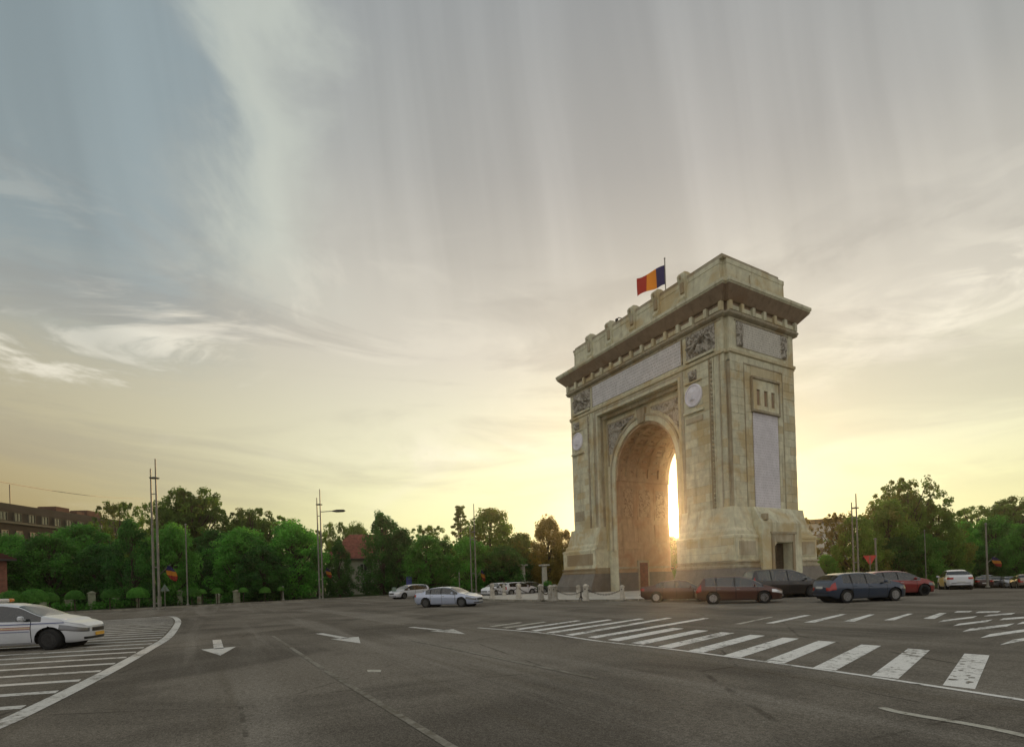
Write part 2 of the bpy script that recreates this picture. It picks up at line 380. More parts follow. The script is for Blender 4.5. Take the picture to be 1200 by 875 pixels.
CONC = mat('grey_facade', (.05, .045, .04), .9, spec=.05, fn=varied((.034, .029, .026), .2, .3, .1, (.024, .02, .018), .1))
PALEB = mat('pale_facade', (.5, .52, .5), .8, fn=varied((.48, .50, .48), .1, .5))
WINF = mat('window_frame_paint', (.35, .36, .3), .7)
WGLASS = mat('window_glass', (.02, .025, .025), .08, spec=.8)
FLAG = [mat('flag_blue', (.02, .02, .10), .8), mat('flag_yellow', (.50, .20, .02), .8), mat('flag_red', (.25, .022, .016), .8)]
for q in FLAG:
    t = NT(q.node_tree); b = t.n['Principled BSDF']; tr = t.new('ShaderNodeBsdfTranslucent'); tr.inputs[0].default_value = b.inputs['Base Color'].default_value
    mx = t.new('ShaderNodeMixShader'); mx.inputs[0].default_value = .4; t.l.new(b.outputs[0], mx.inputs[1]); t.l.new(tr.outputs[0], mx.inputs[2]); t.l.new(mx.outputs[0], t.n['Material Output'].inputs[0])

# ------------------------------------------------------------------ SETTING: road sheet, kerbs, pavements, island
def sheet(name, mt, xs, ys, lift, parent=None):
    mb = MB(); n = len(xs)
    vs = [(x, y, gz(x, y)+lift) for y in ys for x in xs]
    mb.add(vs, [(j*n+i, j*n+i+1, (j+1)*n+i+1, (j+1)*n+i) for j in range(len(ys)-1) for i in range(n-1)])
    return mb.build(name, mt, parent, smooth=True, fix=False)
def axis(lo, hi, a, b, st):
    r = []; x = a
    while x <= b: r.append(x); x += st
    k = a; s = st
    while k > lo: s *= 1.5; k -= s; r.insert(0, k)
    k = r[-1]; s = st
    while k < hi: s *= 1.5; k += s; r.append(k)
    return r
road = props(sheet('road', ASPHALT, axis(-3000, 3000, -30, 40, 2), axis(-3000, 3000, -50, 60, 2), 0.), kind='structure')

def mark(name, pts, mt, lift=.004, z=None):
    mb = MB(); c = sum((Vector((p[0], p[1], 0)) for p in pts), Vector())/len(pts)
    vs = [(p[0]-c.x, p[1]-c.y, gz(p[0], p[1])+lift-gz(c.x, c.y)) for p in pts]
    # orient upward
    a = sum((pts[i][0]*pts[(i+1) % len(pts)][1]-pts[(i+1) % len(pts)][0]*pts[i][1]) for i in range(len(pts)))
    idx = list(range(len(pts))); idx = idx if a > 0 else idx[::-1]
    mb.add(vs, [tuple(idx)]); o = mb.build(name, mt, road, fix=False); o.location = (c.x, c.y, gz(c.x, c.y)); return o
def line(name, pts, wd, mt, lift=.008):
    mb = MB(); P = [Vector((p[0], p[1], 0)) for p in pts]; L = []
    for i, p in enumerate(P):
        t = (P[min(i+1, len(P)-1)]-P[max(0, i-1)]).normalized(); n = Vector((-t.y, t.x, 0))*wd/2
        L += [p+n, p-n]
    vs = [(q.x, q.y, gz(q.x, q.y)+lift) for q in L]
    mb.add(vs, [(2*i+1, 2*i+3, 2*i+2, 2*i) for i in range(len(P)-1)])
    return mb.build(name, mt, road, fix=False)
def lerp(a, b, t): return (a[0]+(b[0]-a[0])*t, a[1]+(b[1]-a[1])*t)
def smooth_pts(pts, k=6):
    r = []
    for i in range(len(pts)-1):
        p0 = pts[max(0, i-1)]; p1 = pts[i]; p2 = pts[i+1]; p3 = pts[min(len(pts)-1, i+2)]
        for j in range(k):
            t = j/k
            r.append(tuple(.5*((2*p1[a])+(-p0[a]+p2[a])*t+(2*p0[a]-5*p1[a]+4*p2[a]-p3[a])*t*t+(-p0[a]+3*p1[a]-3*p2[a]+p3[a])*t**3) for a in (0, 1)))
    r.append(tuple(pts[-1][:2])); return r

# near crossing, bars 1 m apart, 3.4 m long
for i in range(9):
    x = 24.54-i*1.0; y0 = -25.06+.035*i*1.0; w2 = .19+.004*i
    j = random.uniform(-.03, .03)
    mark('zebra_stripe', [(x-w2, y0), (x+w2, y0+.02), (x+w2-1.04+j, y0+3.43), (x-w2-1.04+j, y0+3.38)], PAINT)
rp = random.Random(4)
for _ in range(14):
    x = 24.54+rp.uniform(-.55, -.0)+.1; y = -24.7+rp.uniform(0, 1.7); x = 24.5-(y+25.06)*.30+rp.uniform(-.14, .14); r = rp.uniform(.02, .055)
    mark('paint_chip', [(x+r*rp.uniform(.6, 1.2)*math.cos(k*1.047), y+r*1.3*rp.uniform(.6, 1.2)*math.sin(k*1.047)) for k in range(6)], CHIP, .007)
# chevron bars that continue the crossing to the left
for (a, b2) in (((15.56, -24.75), (13.48, -17.96)), ((14.5, -24.8), (12.2, -18.6)), ((13.45, -24.82), (11.6, -19.5)), ((12.5, -24.85), (10.9, -20.5)), ((11.55, -24.9), (10.2, -21.5)), ((10.64, -24.95), (9.59, -22.65)), ((9.7, -25.0), (9.0, -23.4))):
    mark('chevron_bar', [(a[0]-.19, a[1]), (a[0]+.19, a[1]), (b2[0]+.16, b2[1]), (b2[0]-.16, b2[1])], PAINT if a[0] > 10.8 else PAINT_W)
# far crossing
for px in [((860, 731), (868, 731), (906.8, 722.4), (902.5, 722.4)), ((897, 730), (906.8, 730), (950.7, 720.4), (942, 720.4)), ((942, 729), (955, 729), (992.3, 719.3), (984.7, 719.3)),
           ((987.5, 727.8), (1001.7, 727.8), (1025.2, 719.6), (1018.7, 719.6)), ((1035.7, 726.4), (1047.6, 726.4), (1070, 718.7), (1064, 718.7)), ((1081, 724.7), (1095, 724.7), (1109.4, 717.9), (1100.9, 717.9))]:
    mark('zebra_stripe', [G(*q) for q in px], PAINT if px[0][0] > 880 else PAINT_W)
# crossing of the right-hand road: bars point along y
for (a, b2, h) in [((1099.4, 727.5), (1140, 722.5), 2.3), ((1116.4, 731.9), (1157, 726.8), 2.8), ((1127.8, 738), (1180, 731.9), 3.6), ((1148.5, 745), (1212, 736), 4.6), ((1171.7, 752.4), (1236, 741.5), 6.),
                ((1118, 716.6), (1136, 716.2), 1.5), ((1143, 717), (1169, 716.4), 1.6), ((1152.7, 721), (1185, 718.7), 2.), ((1170, 725.3), (1212, 722), 2.5), ((1191.5, 729.6), (1240, 726), 2.9)]:
    mark('zebra_stripe', [G(a[0], a[1]+h/2), G(b2[0], b2[1]+h/2), G(b2[0]+2.5*h, b2[1]-h/2), G(a[0]+2.5*h, a[1]-h/2)], PAINT)
line('edge_line', smooth_pts([G(*p)[:2] for p in [(560, 735.4), (631, 741), (701.7, 751), (778, 759.5), (860, 770.2), (1001.7, 790), (1200, 820.4), (1320, 840)]]), .11, PAINT)
line('dash_line', smooth_pts([G(*p)[:2] for p in [(1033.4, 829), (1058, 835.4), (1143.4, 850), (1200, 862), (1260, 876)]]), .12, PAINT_W)
# hatched area on the left
edge = smooth_pts([(-16., -36.6), (-15.9, -35.6), (-12, -35.15), (-6.5, -34.9), (3.1, -34.85), (8, -35.1), (13.0, -35.45), (17.1, -35.85), (18.6, -36.1), (21, -36.9)], 8)
line('hatch_edge_line', edge, .27, PAINT_M)
def edge_y(x):
    b = min(edge[6:], key=lambda p: abs(p[0]-x)); return b[1]
line('hatch_end_line', [(-15.9, -36.2), (-14.6, -39.5), (-13.5, -42.)], .3, PAINT_M)
x = 19.3; k = 0
while x > -15:
    wd = .30; ye = edge_y(x)-.2
    mark('hatch_bar', [(x-wd/2, ye), (x+wd/2, ye), (x-2.4+wd/2, ye-7.5), (x-2.4-wd/2, ye-7.5)], PAINT_M)
    x -= 1.33; k += 1
# arrows towards the camera
def arrow(x0, x1, y, bent=0., mt=PAINT_M):
    hw = .12
    sh = [(x0, y-hw+bent), (x1-1.9, y-hw), (x1-1.9, y+hw), (x0, y+hw+bent)]
    mark('lane_arrow', sh, mt); mark('lane_arrow_head', [(x1-2.1, y-.42), (x1, y), (x1-2.1, y+.42)], mt)
arrow(6.4, 11.6, -33.4); arrow(6.9, 11.6, -30.0, -.35); arrow(7.2, 11.6, -26.8, -.35)
for (p, q) in (((320, 745), (378, 783)), ((382, 786), (545, 885)), ((482, 750), (700, 795))):
    line('worn_lane_dash', [G(*p)[:2], G(*q)[:2]], .10, PAINT_D)
mark('worn_lane_dash', [G(430, 784.5), G(447, 784.5), G(446, 787), G(431, 787)], PAINT_W)

# pavement / park beyond the far kerb
KP = [(-46, -78), (-37.2, -60), (-35.6, -48.5), (-36.6, -42.8), (-38.6, -36.5), (-41.8, -29), (-44.5, -20), (-48.5, -8), (-56, 3), (-66, 16), (-78, 40), (-72, 62), (-50, 62), (-24, 46)]+[tuple(AT(x_, d_))[:2] for x_, d_ in ((975, 63), (1050, 66), (1082, 78), (1096, 98), (1160, 108), (1230, 106), (1330, 110), (1500, 125))]
KS = smooth_pts(KP, 6)
def strip_sheet(name, inner, outer, mt, lift, kind='structure', thick=None):
    mb = MB(); n = len(inner)
    vs = [(p[0], p[1], gz(*p[:2])+lift) for p in inner]+[(p[0], p[1], gz(*p[:2])+lift) for p in outer]
    mb.add(vs, [(i, i+1, n+i+1, n+i) for i in range(n-1)])
    o = mb.build(name, mt, None, smooth=False)
    if kind: props(o, kind=kind)
    return o
CEN = Vector((-12.5, 5.75))
def push(p, dist):
    i = KS.index(p); a = KS[max(0, i-1)]; b = KS[min(len(KS)-1, i+1)]; t = Vector((b[0]-a[0], b[1]-a[1])).normalized(); n = Vector((-t.y, t.x))
    if n.dot(Vector(p)-Vector((5, -5))) < 0: n = -n
    return (p[0]+n.x*dist, p[1]+n.y*dist)
A0 = KS; A1 = [push(p, .15) for p in KS]; A2 = [push(p, 2.6) for p in KS]
strip_sheet('pavement', A1, A2, WALK, .12)
A3 = [(p[0]*1+(p[0]-5)*6, p[1]+(p[1]+5)*6) for p in A2]
strip_sheet('park_ground', [(p[0], p[1]) for p in A2], A3, GRASS, .14)
mb = MB(); n = len(KS)
vs = []
for (a, b2) in zip(A0, A1):
    z = gz(*a); vs += [(a[0], a[1], z-.05), (a[0], a[1], z+.13), (b2[0], b2[1], z+.13)]
mb.add(vs, [(3*i+j, 3*i+3+j, 3*i+4+j, 3*i+1+j) for i in range(n-1) for j in (0, 1)])
kerb = props(mb.build('kerb', KERB, None, smooth=False), kind='structure')

# island: paved disc with kerb stones
ISR = 19.4
mb = MB(); N = 96
ring = [(CEN.x+ISR*math.cos(2*math.pi*k/N), CEN.y+ISR*math.sin(2*math.pi*k/N)) for k in range(N)]
mb.add([(p[0]-0, p[1], .12) for p in ring]+[(p[0], p[1], -2) for p in ring], [tuple(range(N))]+[(k, (k+1) % N, N+(k+1) % N, N+k) for k in range(N)])
island = props(mb.build('arch_island', PAVE, None), kind='structure')
bmk = MB(); bmk.bbox(-.5, .5, -.14, .14, -.2, .145, .02); k0 = None
NK = 116
for k in range(NK):
    a = 2*math.pi*k/NK
    if k0 is None: o = k0 = bmk.build('kerb_stone', KERB, island)
    else: o = k0.copy(); COL.objects.link(o); o.parent = island
    o.location = (CEN.x+(ISR+.05)*math.cos(a), CEN.y+(ISR+.05)*math.sin(a), 0); o.rotation_euler = (0, 0, a+math.pi/2)

# ------------------------------------------------------------------ TRIUMPHAL ARCH
ARC = empty('triumphal_arch', (-12.5, 5.75, .12), 0, 'tall pale stone triumphal arch with heavy cornice standing on the round island', 'triumphal arch')
AO = Vector((-12.5, 5.75, .12))
def AMB(): return MB(AO)
BX0, BX1, BY0, BY1 = -23.7, -1.3, 1.3, 10.2
def plan(e, n=.34, z=0.):
    x0, x1, y0, y1 = BX0-e, BX1+e, BY0-e, BY1+e
    return [Vector(p+(z,)) for p in ((x0+n, y0), (x1-n, y0), (x1-n, y0+n), (x1, y0+n), (x1, y1-n), (x1-n, y1-n), (x1-n, y1), (x0+n, y1), (x0+n, y1-n), (x0, y1-n), (x0, y0+n), (x0+n, y0+n))]
def ringp(prof, name, mt, n=.34, parent=ARC, smooth=False):      # prof: list of (e, z)
    mb = AMB(); P = [plan(e, n, z) for e, z in prof]; vs = [q for g in P for q in g]; m = 12
    fs = [(i*m+k, i*m+(k+1) % m, (i+1)*m+(k+1) % m, (i+1)*m+k) for i in range(len(P)-1) for k in range(m)]
    fs += [tuple(range(m-1, -1, -1)), tuple((len(P)-1)*m+k for k in range(m))]
    mb.add(vs, fs); return mb.build(name, mt, parent, fix=True)
RX0, RX1, RY = -18.4, -6.6, 2.3        # recess
AXC, AR, ASZ = -12.5, 4.45, 12.05      # arch centre, radius, spring height
# cores of the two piers (slightly behind the facing blocks)
for x0, x1 in ((BX0, RX0), (RX1, BX1)):
    mb = AMB(); mb.box(x0+(.02 if x0 < -20 else .06), x1-(.06 if x0 < -20 else .02), BY0+.34, BY1-.34, .1, 18.6)
    mb.box(x0+.36 if x0 < -20 else x0+.02, x1-.02 if x1 < -10 else x1-.36, BY0+.02, BY1-.02, .1, 18.6); mb.build('pier_core', STONE2, ARC)
# wall between the piers with the arched opening
mb = AMB()
ns = 28; hole = [(AXC-AR, .1)]+[(AXC-AR*math.cos(math.pi*k/ns), ASZ+AR*math.sin(math.pi*k/ns)) for k in range(ns+1)]+[(AXC+AR, .1)]
outr = []
for (x, z) in hole:
    if z <= ASZ+.001: outr.append((RX0 if x < AXC else RX1, z))
    else:
        dx, dz = x-AXC, z-ASZ; s1 = (RX1-AXC)/abs(dx) if abs(dx) > 1e-6 else 1e9; s2 = (18.6-ASZ)/dz; s = min(s1, s2); outr.append((AXC+dx*s, ASZ+dz*s))
hn = len(hole); BYW = 9.6
for Y, flip in ((RY, 0), (BYW, 1)):
    vs = [(x, Y, z) for x, z in hole]+[(x, Y, z) for x, z in outr]
    mb.add(vs, [((i, i+1, hn+i+1, hn+i) if flip else (i, hn+i, hn+i+1, i+1)) for i in range(hn-1)])
for cx in (RX0, RX1):                   # corner gussets of the wall top
    i = [k for k in range(hn) if abs(outr[k][0]-cx) < 1e-4]; j = [k for k in range(hn) if outr[k][1] > 18.59]
    a = max(i, key=lambda k: outr[k][1]); b2 = min(j, key=lambda k: abs(k-a))
    for Y in (RY, BYW):
        mb.add([(outr[a][0], Y, outr[a][1]), (outr[b2][0], Y, outr[b2][1]), (cx, Y, 18.6)], [(0, 1, 2)])
mb.build('recessed_wall', STONE, ARC, fix=False)
mb = AMB(); vs = [(x, RY, z) for x, z in hole]+[(x, BYW, z) for x, z in hole]
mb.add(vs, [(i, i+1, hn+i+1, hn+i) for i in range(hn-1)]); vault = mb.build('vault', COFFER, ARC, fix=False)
# coffering and panels on the vault and jambs
def arcseg(r0, r1, y0, y1, a0, a1, n, mt, name, parent=vault):
    mb = AMB(); P = []
    for k in range(n+1):
        a = a0+(a1-a0)*k/n; c, s = -math.cos(a), math.sin(a)
        P.append([(AXC+r0*c, y0, ASZ+r0*s), (AXC+r1*c, y0, ASZ+r1*s), (AXC+r1*c, y1, ASZ+r1*s), (AXC+r0*c, y1, ASZ+r0*s)])
    vs = [q for g in P for q in g]; fs = [(4*i+k, 4*i+(k+1) % 4, 4*i+4+(k+1) % 4, 4*i+4+k) for i in range(n) for k in range(4)]+[(0, 1, 2, 3), (4*n+3, 4*n+2, 4*n+1, 4*n)]
    mb.add(vs, fs); return mb.build(name, mt, parent)
ribs_y = [2.34, 3.5, 5.0, 6.5, 8.0, 9.1]
for y in ribs_y: arcseg(AR-.26, AR+.05, y, y+.42, 0, math.pi, 28, COFFER, 'vault_rib')
for k in range(1, 12):
    a = math.pi*k/12
    for j in range(5): arcseg(AR-.22, AR+.05, ribs_y[j]+.42, ribs_y[j+1], a-.035, a+.035, 1, COFFER, 'coffer_bar')
mbr = None
for k in range(12):
    a0 = math.pi*k/12+.11; a1 = math.pi*(k+1)/12-.11
    for j in range(5): arcseg(AR-.09, AR+.05, ribs_y[j]+.62, ribs_y[j+1]-.2, a0, a1, 2, RELIEFW, 'coffer_panel')
for xs_, sg in ((AXC-AR, 1), (AXC+AR, -1)):
    def jb(name, y0, y1, z0, z1, t, mt, par=vault):
        m = AMB(); x0, x1 = sorted((xs_-sg*.05, xs_+sg*t)); m.box(x0, x1, y0, y1, z0, z1); return m.build(name, mt, par)
    jb('impost', 2.34, 9.55, 11.6, 12.05, .2, COFFER); jb('jamb_moulding', 2.34, 9.55, 4.5, 4.7, .1, COFFER)
    jb('jamb_moulding', 2.34, 9.55, 2.45, 2.65, .16, STONE2); jb('jamb_base', 2.34, 9.55, .1, 2.05, .14, GRANITE)
    for (y0, y1) in ((2.9, 4.6), (5.0, 7.0), (7.4, 9.1)):
        jb('jamb_panel', y0, y1, 7.6, 11.1, .07, COFFER); jb('jamb_panel', y0, y1, 5.2, 7.1, .07, COFFER)
        jb('jamb_relief', y0+.25, y1-.25, 7.9, 10.8, .13, RELIEFW)
    jb('door_surround', 4.8, 6.3, .1, 3.3, .18, STONE2); jb('door', 5.0, 6.1, .12, 3.05, .20, REDDOOR)
# archivolt: raised ring and jamb strips
arcseg(AR-.02, AR+.62, RY-.13, RY+.02, 0, math.pi, 36, STONE, 'archivolt', ARC)
arcseg(AR+.5, AR+.68, RY-.22, RY, 0, math.pi, 36, STONE2, 'archivolt_moulding', ARC)
for sg in (-1, 1):
    m = AMB(); x0, x1 = AXC+sg*(AR-.02), AXC+sg*(AR+.62); m.box(min(x0, x1), max(x0, x1), RY-.13, RY+.02, 4.3, ASZ); m.build('archivolt_jamb', STONE, ARC)
    m = AMB(); x0, x1 = AXC+sg*(AR+.5), AXC+sg*(AR+.68); m.box(min(x0, x1), max(x0, x1), RY-.22, RY+.0, 4.3, ASZ); m.build('archivolt_jamb_moulding', STONE2, ARC)
m = AMB(); m.prism([(AXC-.42, RY-.34, ASZ+AR-.1), (AXC+.42, RY-.34, ASZ+AR-.1), (AXC+.42, RY, ASZ+AR-.1), (AXC-.42, RY, ASZ+AR-.1)], [(AXC-.6, RY-.34, ASZ+AR+1.3), (AXC+.6, RY-.34, ASZ+AR+1.3), (AXC+.6, RY, ASZ+AR+1.3), (AXC-.6, RY, ASZ+AR+1.3)]); m.build('keystone', STONE2, ARC)
# sculpted reliefs: heightfields with a figure-like relief
FIG_VICTORY = [(.22, .84, .25, .82, .055), (.27, .74, .58, .50, .085), (.58, .48, .92, .42, .06), (.58, .46, .84, .24, .055), (.28, .72, .07, .60, .035), (.30, .70, .14, .42, .035), (.07, .62, .04, .30, .028)]+[(.42, .66, .50+.07*k, .97-.045*k*k*.35, .028) for k in range(7)]+[(.50, .44, .30+.08*k, .08, .035) for k in range(5)]
FIG_STAND = [(.5, .90, .5, .88, .09), (.5, .76, .5, .46, .16), (.42, .44, .38, .06, .09), (.60, .44, .64, .06, .09), (.34, .74, .18, .46, .06), (.66, .74, .84, .60, .06), (.84, .60, .80, .95, .03)]
FIG_HEAD = [(.5, .58, .5, .46, .20), (.5, .30, .5, .24, .10), (.36, .16, .64, .16, .10), (.40, .72, .62, .72, .10)]
FIG_FLY = [(.2, .85, .22, .84, .05), (.25, .78, .5, .72, .07), (.5, .70, .86, .78, .05), (.3, .8, .55, .96, .035), (.3, .78, .45, .95, .035), (.2, .74, .08, .55, .03), (.1, .5, .16, .2, .03), (.55, .66, .9, .62, .03)]
def relief(name, u0, u1, z0, z1, plane, pos, depth, mt, seed, res=.07, mask=None, parent=ARC, nrm=-1, fig=None, flip=False):
    # plane 'y': u is x, faces -y ; plane 'x': u is y, faces +x
    nu = max(4, int((u1-u0)/res)); nz = max(4, int((z1-z0)/res)); vs = []; ok = []
    for j in range(nz+1):
        for i in range(nu+1):
            uu = u0+(u1-u0)*i/nu; z = z0+(z1-z0)*j/nz
            q = Vector((uu*1.0+seed*7.1, seed*3.3, z*1.0))
            w1 = noise.noise_vector(q*.9)*.9
            h = abs(noise.noise((q+w1)*1.5)); h = 1-min(1, h*3.2)
            h2 = 1-min(1, abs(noise.noise((q+w1)*3.4+Vector((9, 9, 9))))*3.)
            h = max(0, h*.7+h2*.45)
            if fig:
                a_, b_ = i/nu, j/nz; a_ = 1-a_ if flip else a_; asp = (u1-u0)/(z1-z0); hf = 0
                for (x0_, y0_, x1_, y1_, r_) in fig:
                    vx, vy = (x1_-x0_)*asp, y1_-y0_; wx, wy = (a_-x0_)*asp, b_-y0_; L2 = vx*vx+vy*vy+1e-9; tt = max(0, min(1, (wx*vx+wy*vy)/L2)); dd = math.hypot(wx-vx*tt, wy-vy*tt)/(r_*1.25)
                    if dd < 1: hf = max(hf, math.sqrt(1-dd*dd)*(.6+r_*6))
                h = min(1.2, hf)+h*.16
            ed = min(i, nu-i, j, nz-j); h *= min(1, ed/2)
            o = depth*h
            vs.append((uu, pos-o, z) if plane == 'y' else (pos+o, uu, z)); ok.append(mask is None or mask(uu, z))
    fs = []
    for j in range(nz):
        for i in range(nu):
            a = j*(nu+1)+i; f = (a, a+1, a+nu+2, a+nu+1)
            if all(ok[k] for k in f): fs.append(f)
    m = AMB(); m.add(vs, fs); return m.build(name, mt, parent, smooth=True, fix=False)
def spandrel_mask(u, z): return math.hypot(u-AXC, z-ASZ) > 5.35
for (u0, u1) in ((-17.9, -13.8), (-11.2, -7.1)):
    relief('spandrel_relief', u0, u1, 14.4, 17.5, 'y', RY-.05, .22, RELIEF, 3+u0, .07, spandrel_mask, fig=FIG_FLY, flip=u0 > -15)
    m = AMB(); m.box(u0-.1, u1+.1, RY-.09, RY+.01, 17.5, 17.64); m.box(u0-.14 if u0 < -15 else u1, u0 if u0 < -15 else u1+.14, RY-.09, RY+.01, 13.2, 17.5); m.build('spandrel_frame', STONE2, ARC)
# frame of the big recess: stepped mouldings
for (d, t, y) in ((-.03, .25, .12), (.22, .3, .05)):
    for nm, b4 in (('recess_frame', (RX0-d-t, RX0-d, BY0-y, BY0+.3, 4.6, 18.5+d+t)), ('recess_frame', (RX1+d, RX1+d+t, BY0-y, BY0+.3, 4.6, 18.5+d+t)), ('recess_lintel', (RX0-d, RX1+d, BY0-y, BY0+.3, 18.5+d, 18.5+d+t))):
        m = AMB(); m.box(*b4); m.build(nm, STONE if y > .1 else STONE2, ARC)
m = AMB(); m.box(RX0, RX1, BY0+.5, RY+.05, 18.1, 18.5); m.build('recess_cornice', STONE2, ARC)
m = AMB(); m.box(RX0+.0, RX0+.16, RY-.35, RY-.02, 4.4, 18.1); m.box(RX1-.16, RX1, RY-.35, RY-.02, 4.4, 18.1); m.build('recess_inner_moulding', STONE, ARC)
# upper body
ringp([(0, 18.5), (0, 22.05)], 'upper_body', STONE)
ringp([(.02, 19.10), (.13, 19.16), (.13, 19.40), (.02, 19.46)], 'string_course', STONE)
ringp([(.02, 21.98), (.20, 22.04), (.34, 22.12), (.38, 22.24), (.30, 22.34), (.02, 22.36)], 'lower_moulding', STONE2)
ringp([(.10, 22.30), (.10, 23.12)], 'frieze', SOFFIT)  # darker soffit colour stands in for shade in the gaps around the panels
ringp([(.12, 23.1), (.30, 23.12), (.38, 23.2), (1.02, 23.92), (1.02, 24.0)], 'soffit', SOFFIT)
ringp([(1.02, 23.92), (1.08, 23.96), (1.08, 24.02), (1.15, 24.06), (1.15, 24.3), (-.1, 24.36)], 'cornice', STONE)
# cornice dentils in the soffit
# frieze blocks (modillions) and the sunk panels between them
bm1 = MB(); bm1.bbox(-.17, .17, -.16, .16, -.37, .37, .03)
fb = None; bm2 = MB(); bm2.bbox(-.5, .5, -.05, .05, -.2, .16, .02); fp = None
def inst(proto, mb, name, mt, parent, loc, rz=0., sc=(1, 1, 1)):
    if proto is None: o = mb.build(name, mt, parent); proto = o
    else: o = proto.copy(); COL.objects.link(o); o.parent = parent
    o.location = Vector(loc)-(AO if parent == ARC else Vector()); o.rotation_euler = (0, 0, rz); o.scale = sc; return proto
nf = 14
for k in range(nf+1):
    x = BX0+.25+(BX1-BX0-.5)*k/nf
    for y, s in ((BY0-.22, 1), (BY1+.22, -1)):
        fb = inst(fb, bm1, 'frieze_block', STONE, ARC, (x, y, 22.72))
        if k < nf: fp = inst(fp, bm2, 'frieze_panel', STONE, ARC, (x+(BX1-BX0-.5)/nf/2, y+s*.09, 22.7))
ns2 = 6
for k in range(ns2+1):
    y = BY0+.3+(BY1-BY0-.6)*k/ns2
    for x, s in ((BX1+.22, -1), (BX0-.22, 1)):
        fb = inst(fb, bm1, 'frieze_block', STONE, ARC, (x, y, 22.72), math.pi/2)
        if k < ns2: fp = inst(fp, bm2, 'frieze_panel', STONE, ARC, (x+s*.09, y+(BY1-BY0-.6)/ns2/2, 22.7), math.pi/2)
# attic
ringp([(-.33, 24.3), (-.33, 24.62), (-.38, 24.66), (-.40, 26.5), (-.36, 26.56), (-.36, 26.9)], 'attic', STONE, .4)
m = AMB(); m.box(BX0+1.0, BX1-.4-.1, BY0+.4, BY1-2.6, 26.9, 27.22); m.build('attic_coping', STONE2, ARC)
m = AMB(); m.box(BX0+.6, BX1-.38, BY0+.38, BY1-1.5, 26.88, 27.08); m.build('attic_coping', STONE2, ARC)
for px, py in ((800, 325), (769, 346), (741, 364), (714, 382), (691, 399)):
    X = PLY(px, py, BY0+.3).x
    m = AMB(); x0, x1 = X-.38, X+.38; ya = BY0+.42
    prof = [(ya, 25.15), (ya-.22, 25.2), (ya-.34, 25.4), (ya-.30, 25.62), (ya-.20, 25.72), (ya-.24, 26.6), (ya-.42, 26.95), (ya-.46, 27.3), (ya-.3, 27.55), (ya+.1, 27.62), (ya+.5, 27.55), (ya+.8, 27.1), (ya+.8, 25.15)]
    m.prism([(x0, y, z) for y, z in prof], [(x1, y, z) for y, z in prof]); br = m.build('attic_bracket', STONE, ARC)
    m = AMB(); m.bbox(X-.2, X+.2, ya-.36, ya-.2, 25.8, 26.7, .03); m.lathe([(.05, -.1), (.24, -.08), (.24, .08), (.05, .1)], (X, ya-.32, 27.15), 10, axis='x'); m.build('bracket_scroll', STONE2, br)
m = AMB(); m.bbox(BX1-.42, BX1-.25, 4.8, 4.84, 24.4, 26.2, .01); m.build('attic_joint', STONE2, ARC)
# front inscription, corner reliefs, side inscription
m = AMB(); m.box(-19.25, -6.05, BY0-.06, BY0+.02, 19.66, 21.75); m.build('front_inscription', MARBLE, ARC)
for x in (-19.25, -6.05-.12):
    m = AMB(); m.box(x, x+.12, BY0-.10, BY0+.02, 19.66, 21.75); m.build('inscription_border', STONE2, ARC)
m = AMB(); m.box(-23.2, -1.8, BY0-.05, BY0+.02, 21.8, 21.9); m.build('panel_top_moulding', STONE2, ARC)
for i, (u0, u1) in enumerate(((-22.75, -19.6), (-5.6, -2.45))):
    m = AMB(); m.box(u0, u1, BY0-.03, BY0+.02, 19.75, 21.8); m.build('relief_ground', RELIEF, ARC)
    relief('winged_figure_relief', u0+.03, u1-.03, 19.8, 21.76, 'y', BY0-.04, .34, RELIEF, 2+i*5, .05, fig=FIG_VICTORY, flip=bool(i))
    m = AMB(); m.box(u0, u1, BY0-.24, BY0+.02, 19.5, 19.70); m.build('relief_ledge', STONE, ARC)
m = AMB(); m.box(BX1-.02, BX1+.05, 2.7, 8.75, 19.75, 21.75); m.build('side_inscription', MARBLE_S, ARC)
for u0 in (2.45, 8.1):
    relief('standing_figure_relief', u0, u0+.75, 19.75, 21.75, 'x', BX1+.05, .16, RELIEF, u0, .05, fig=FIG_STAND)
m = AMB(); m.box(BX1-.02, BX1+.07, 2.3, 9.2, 21.78, 21.88); m.build('panel_top_moulding', STONE2, ARC)
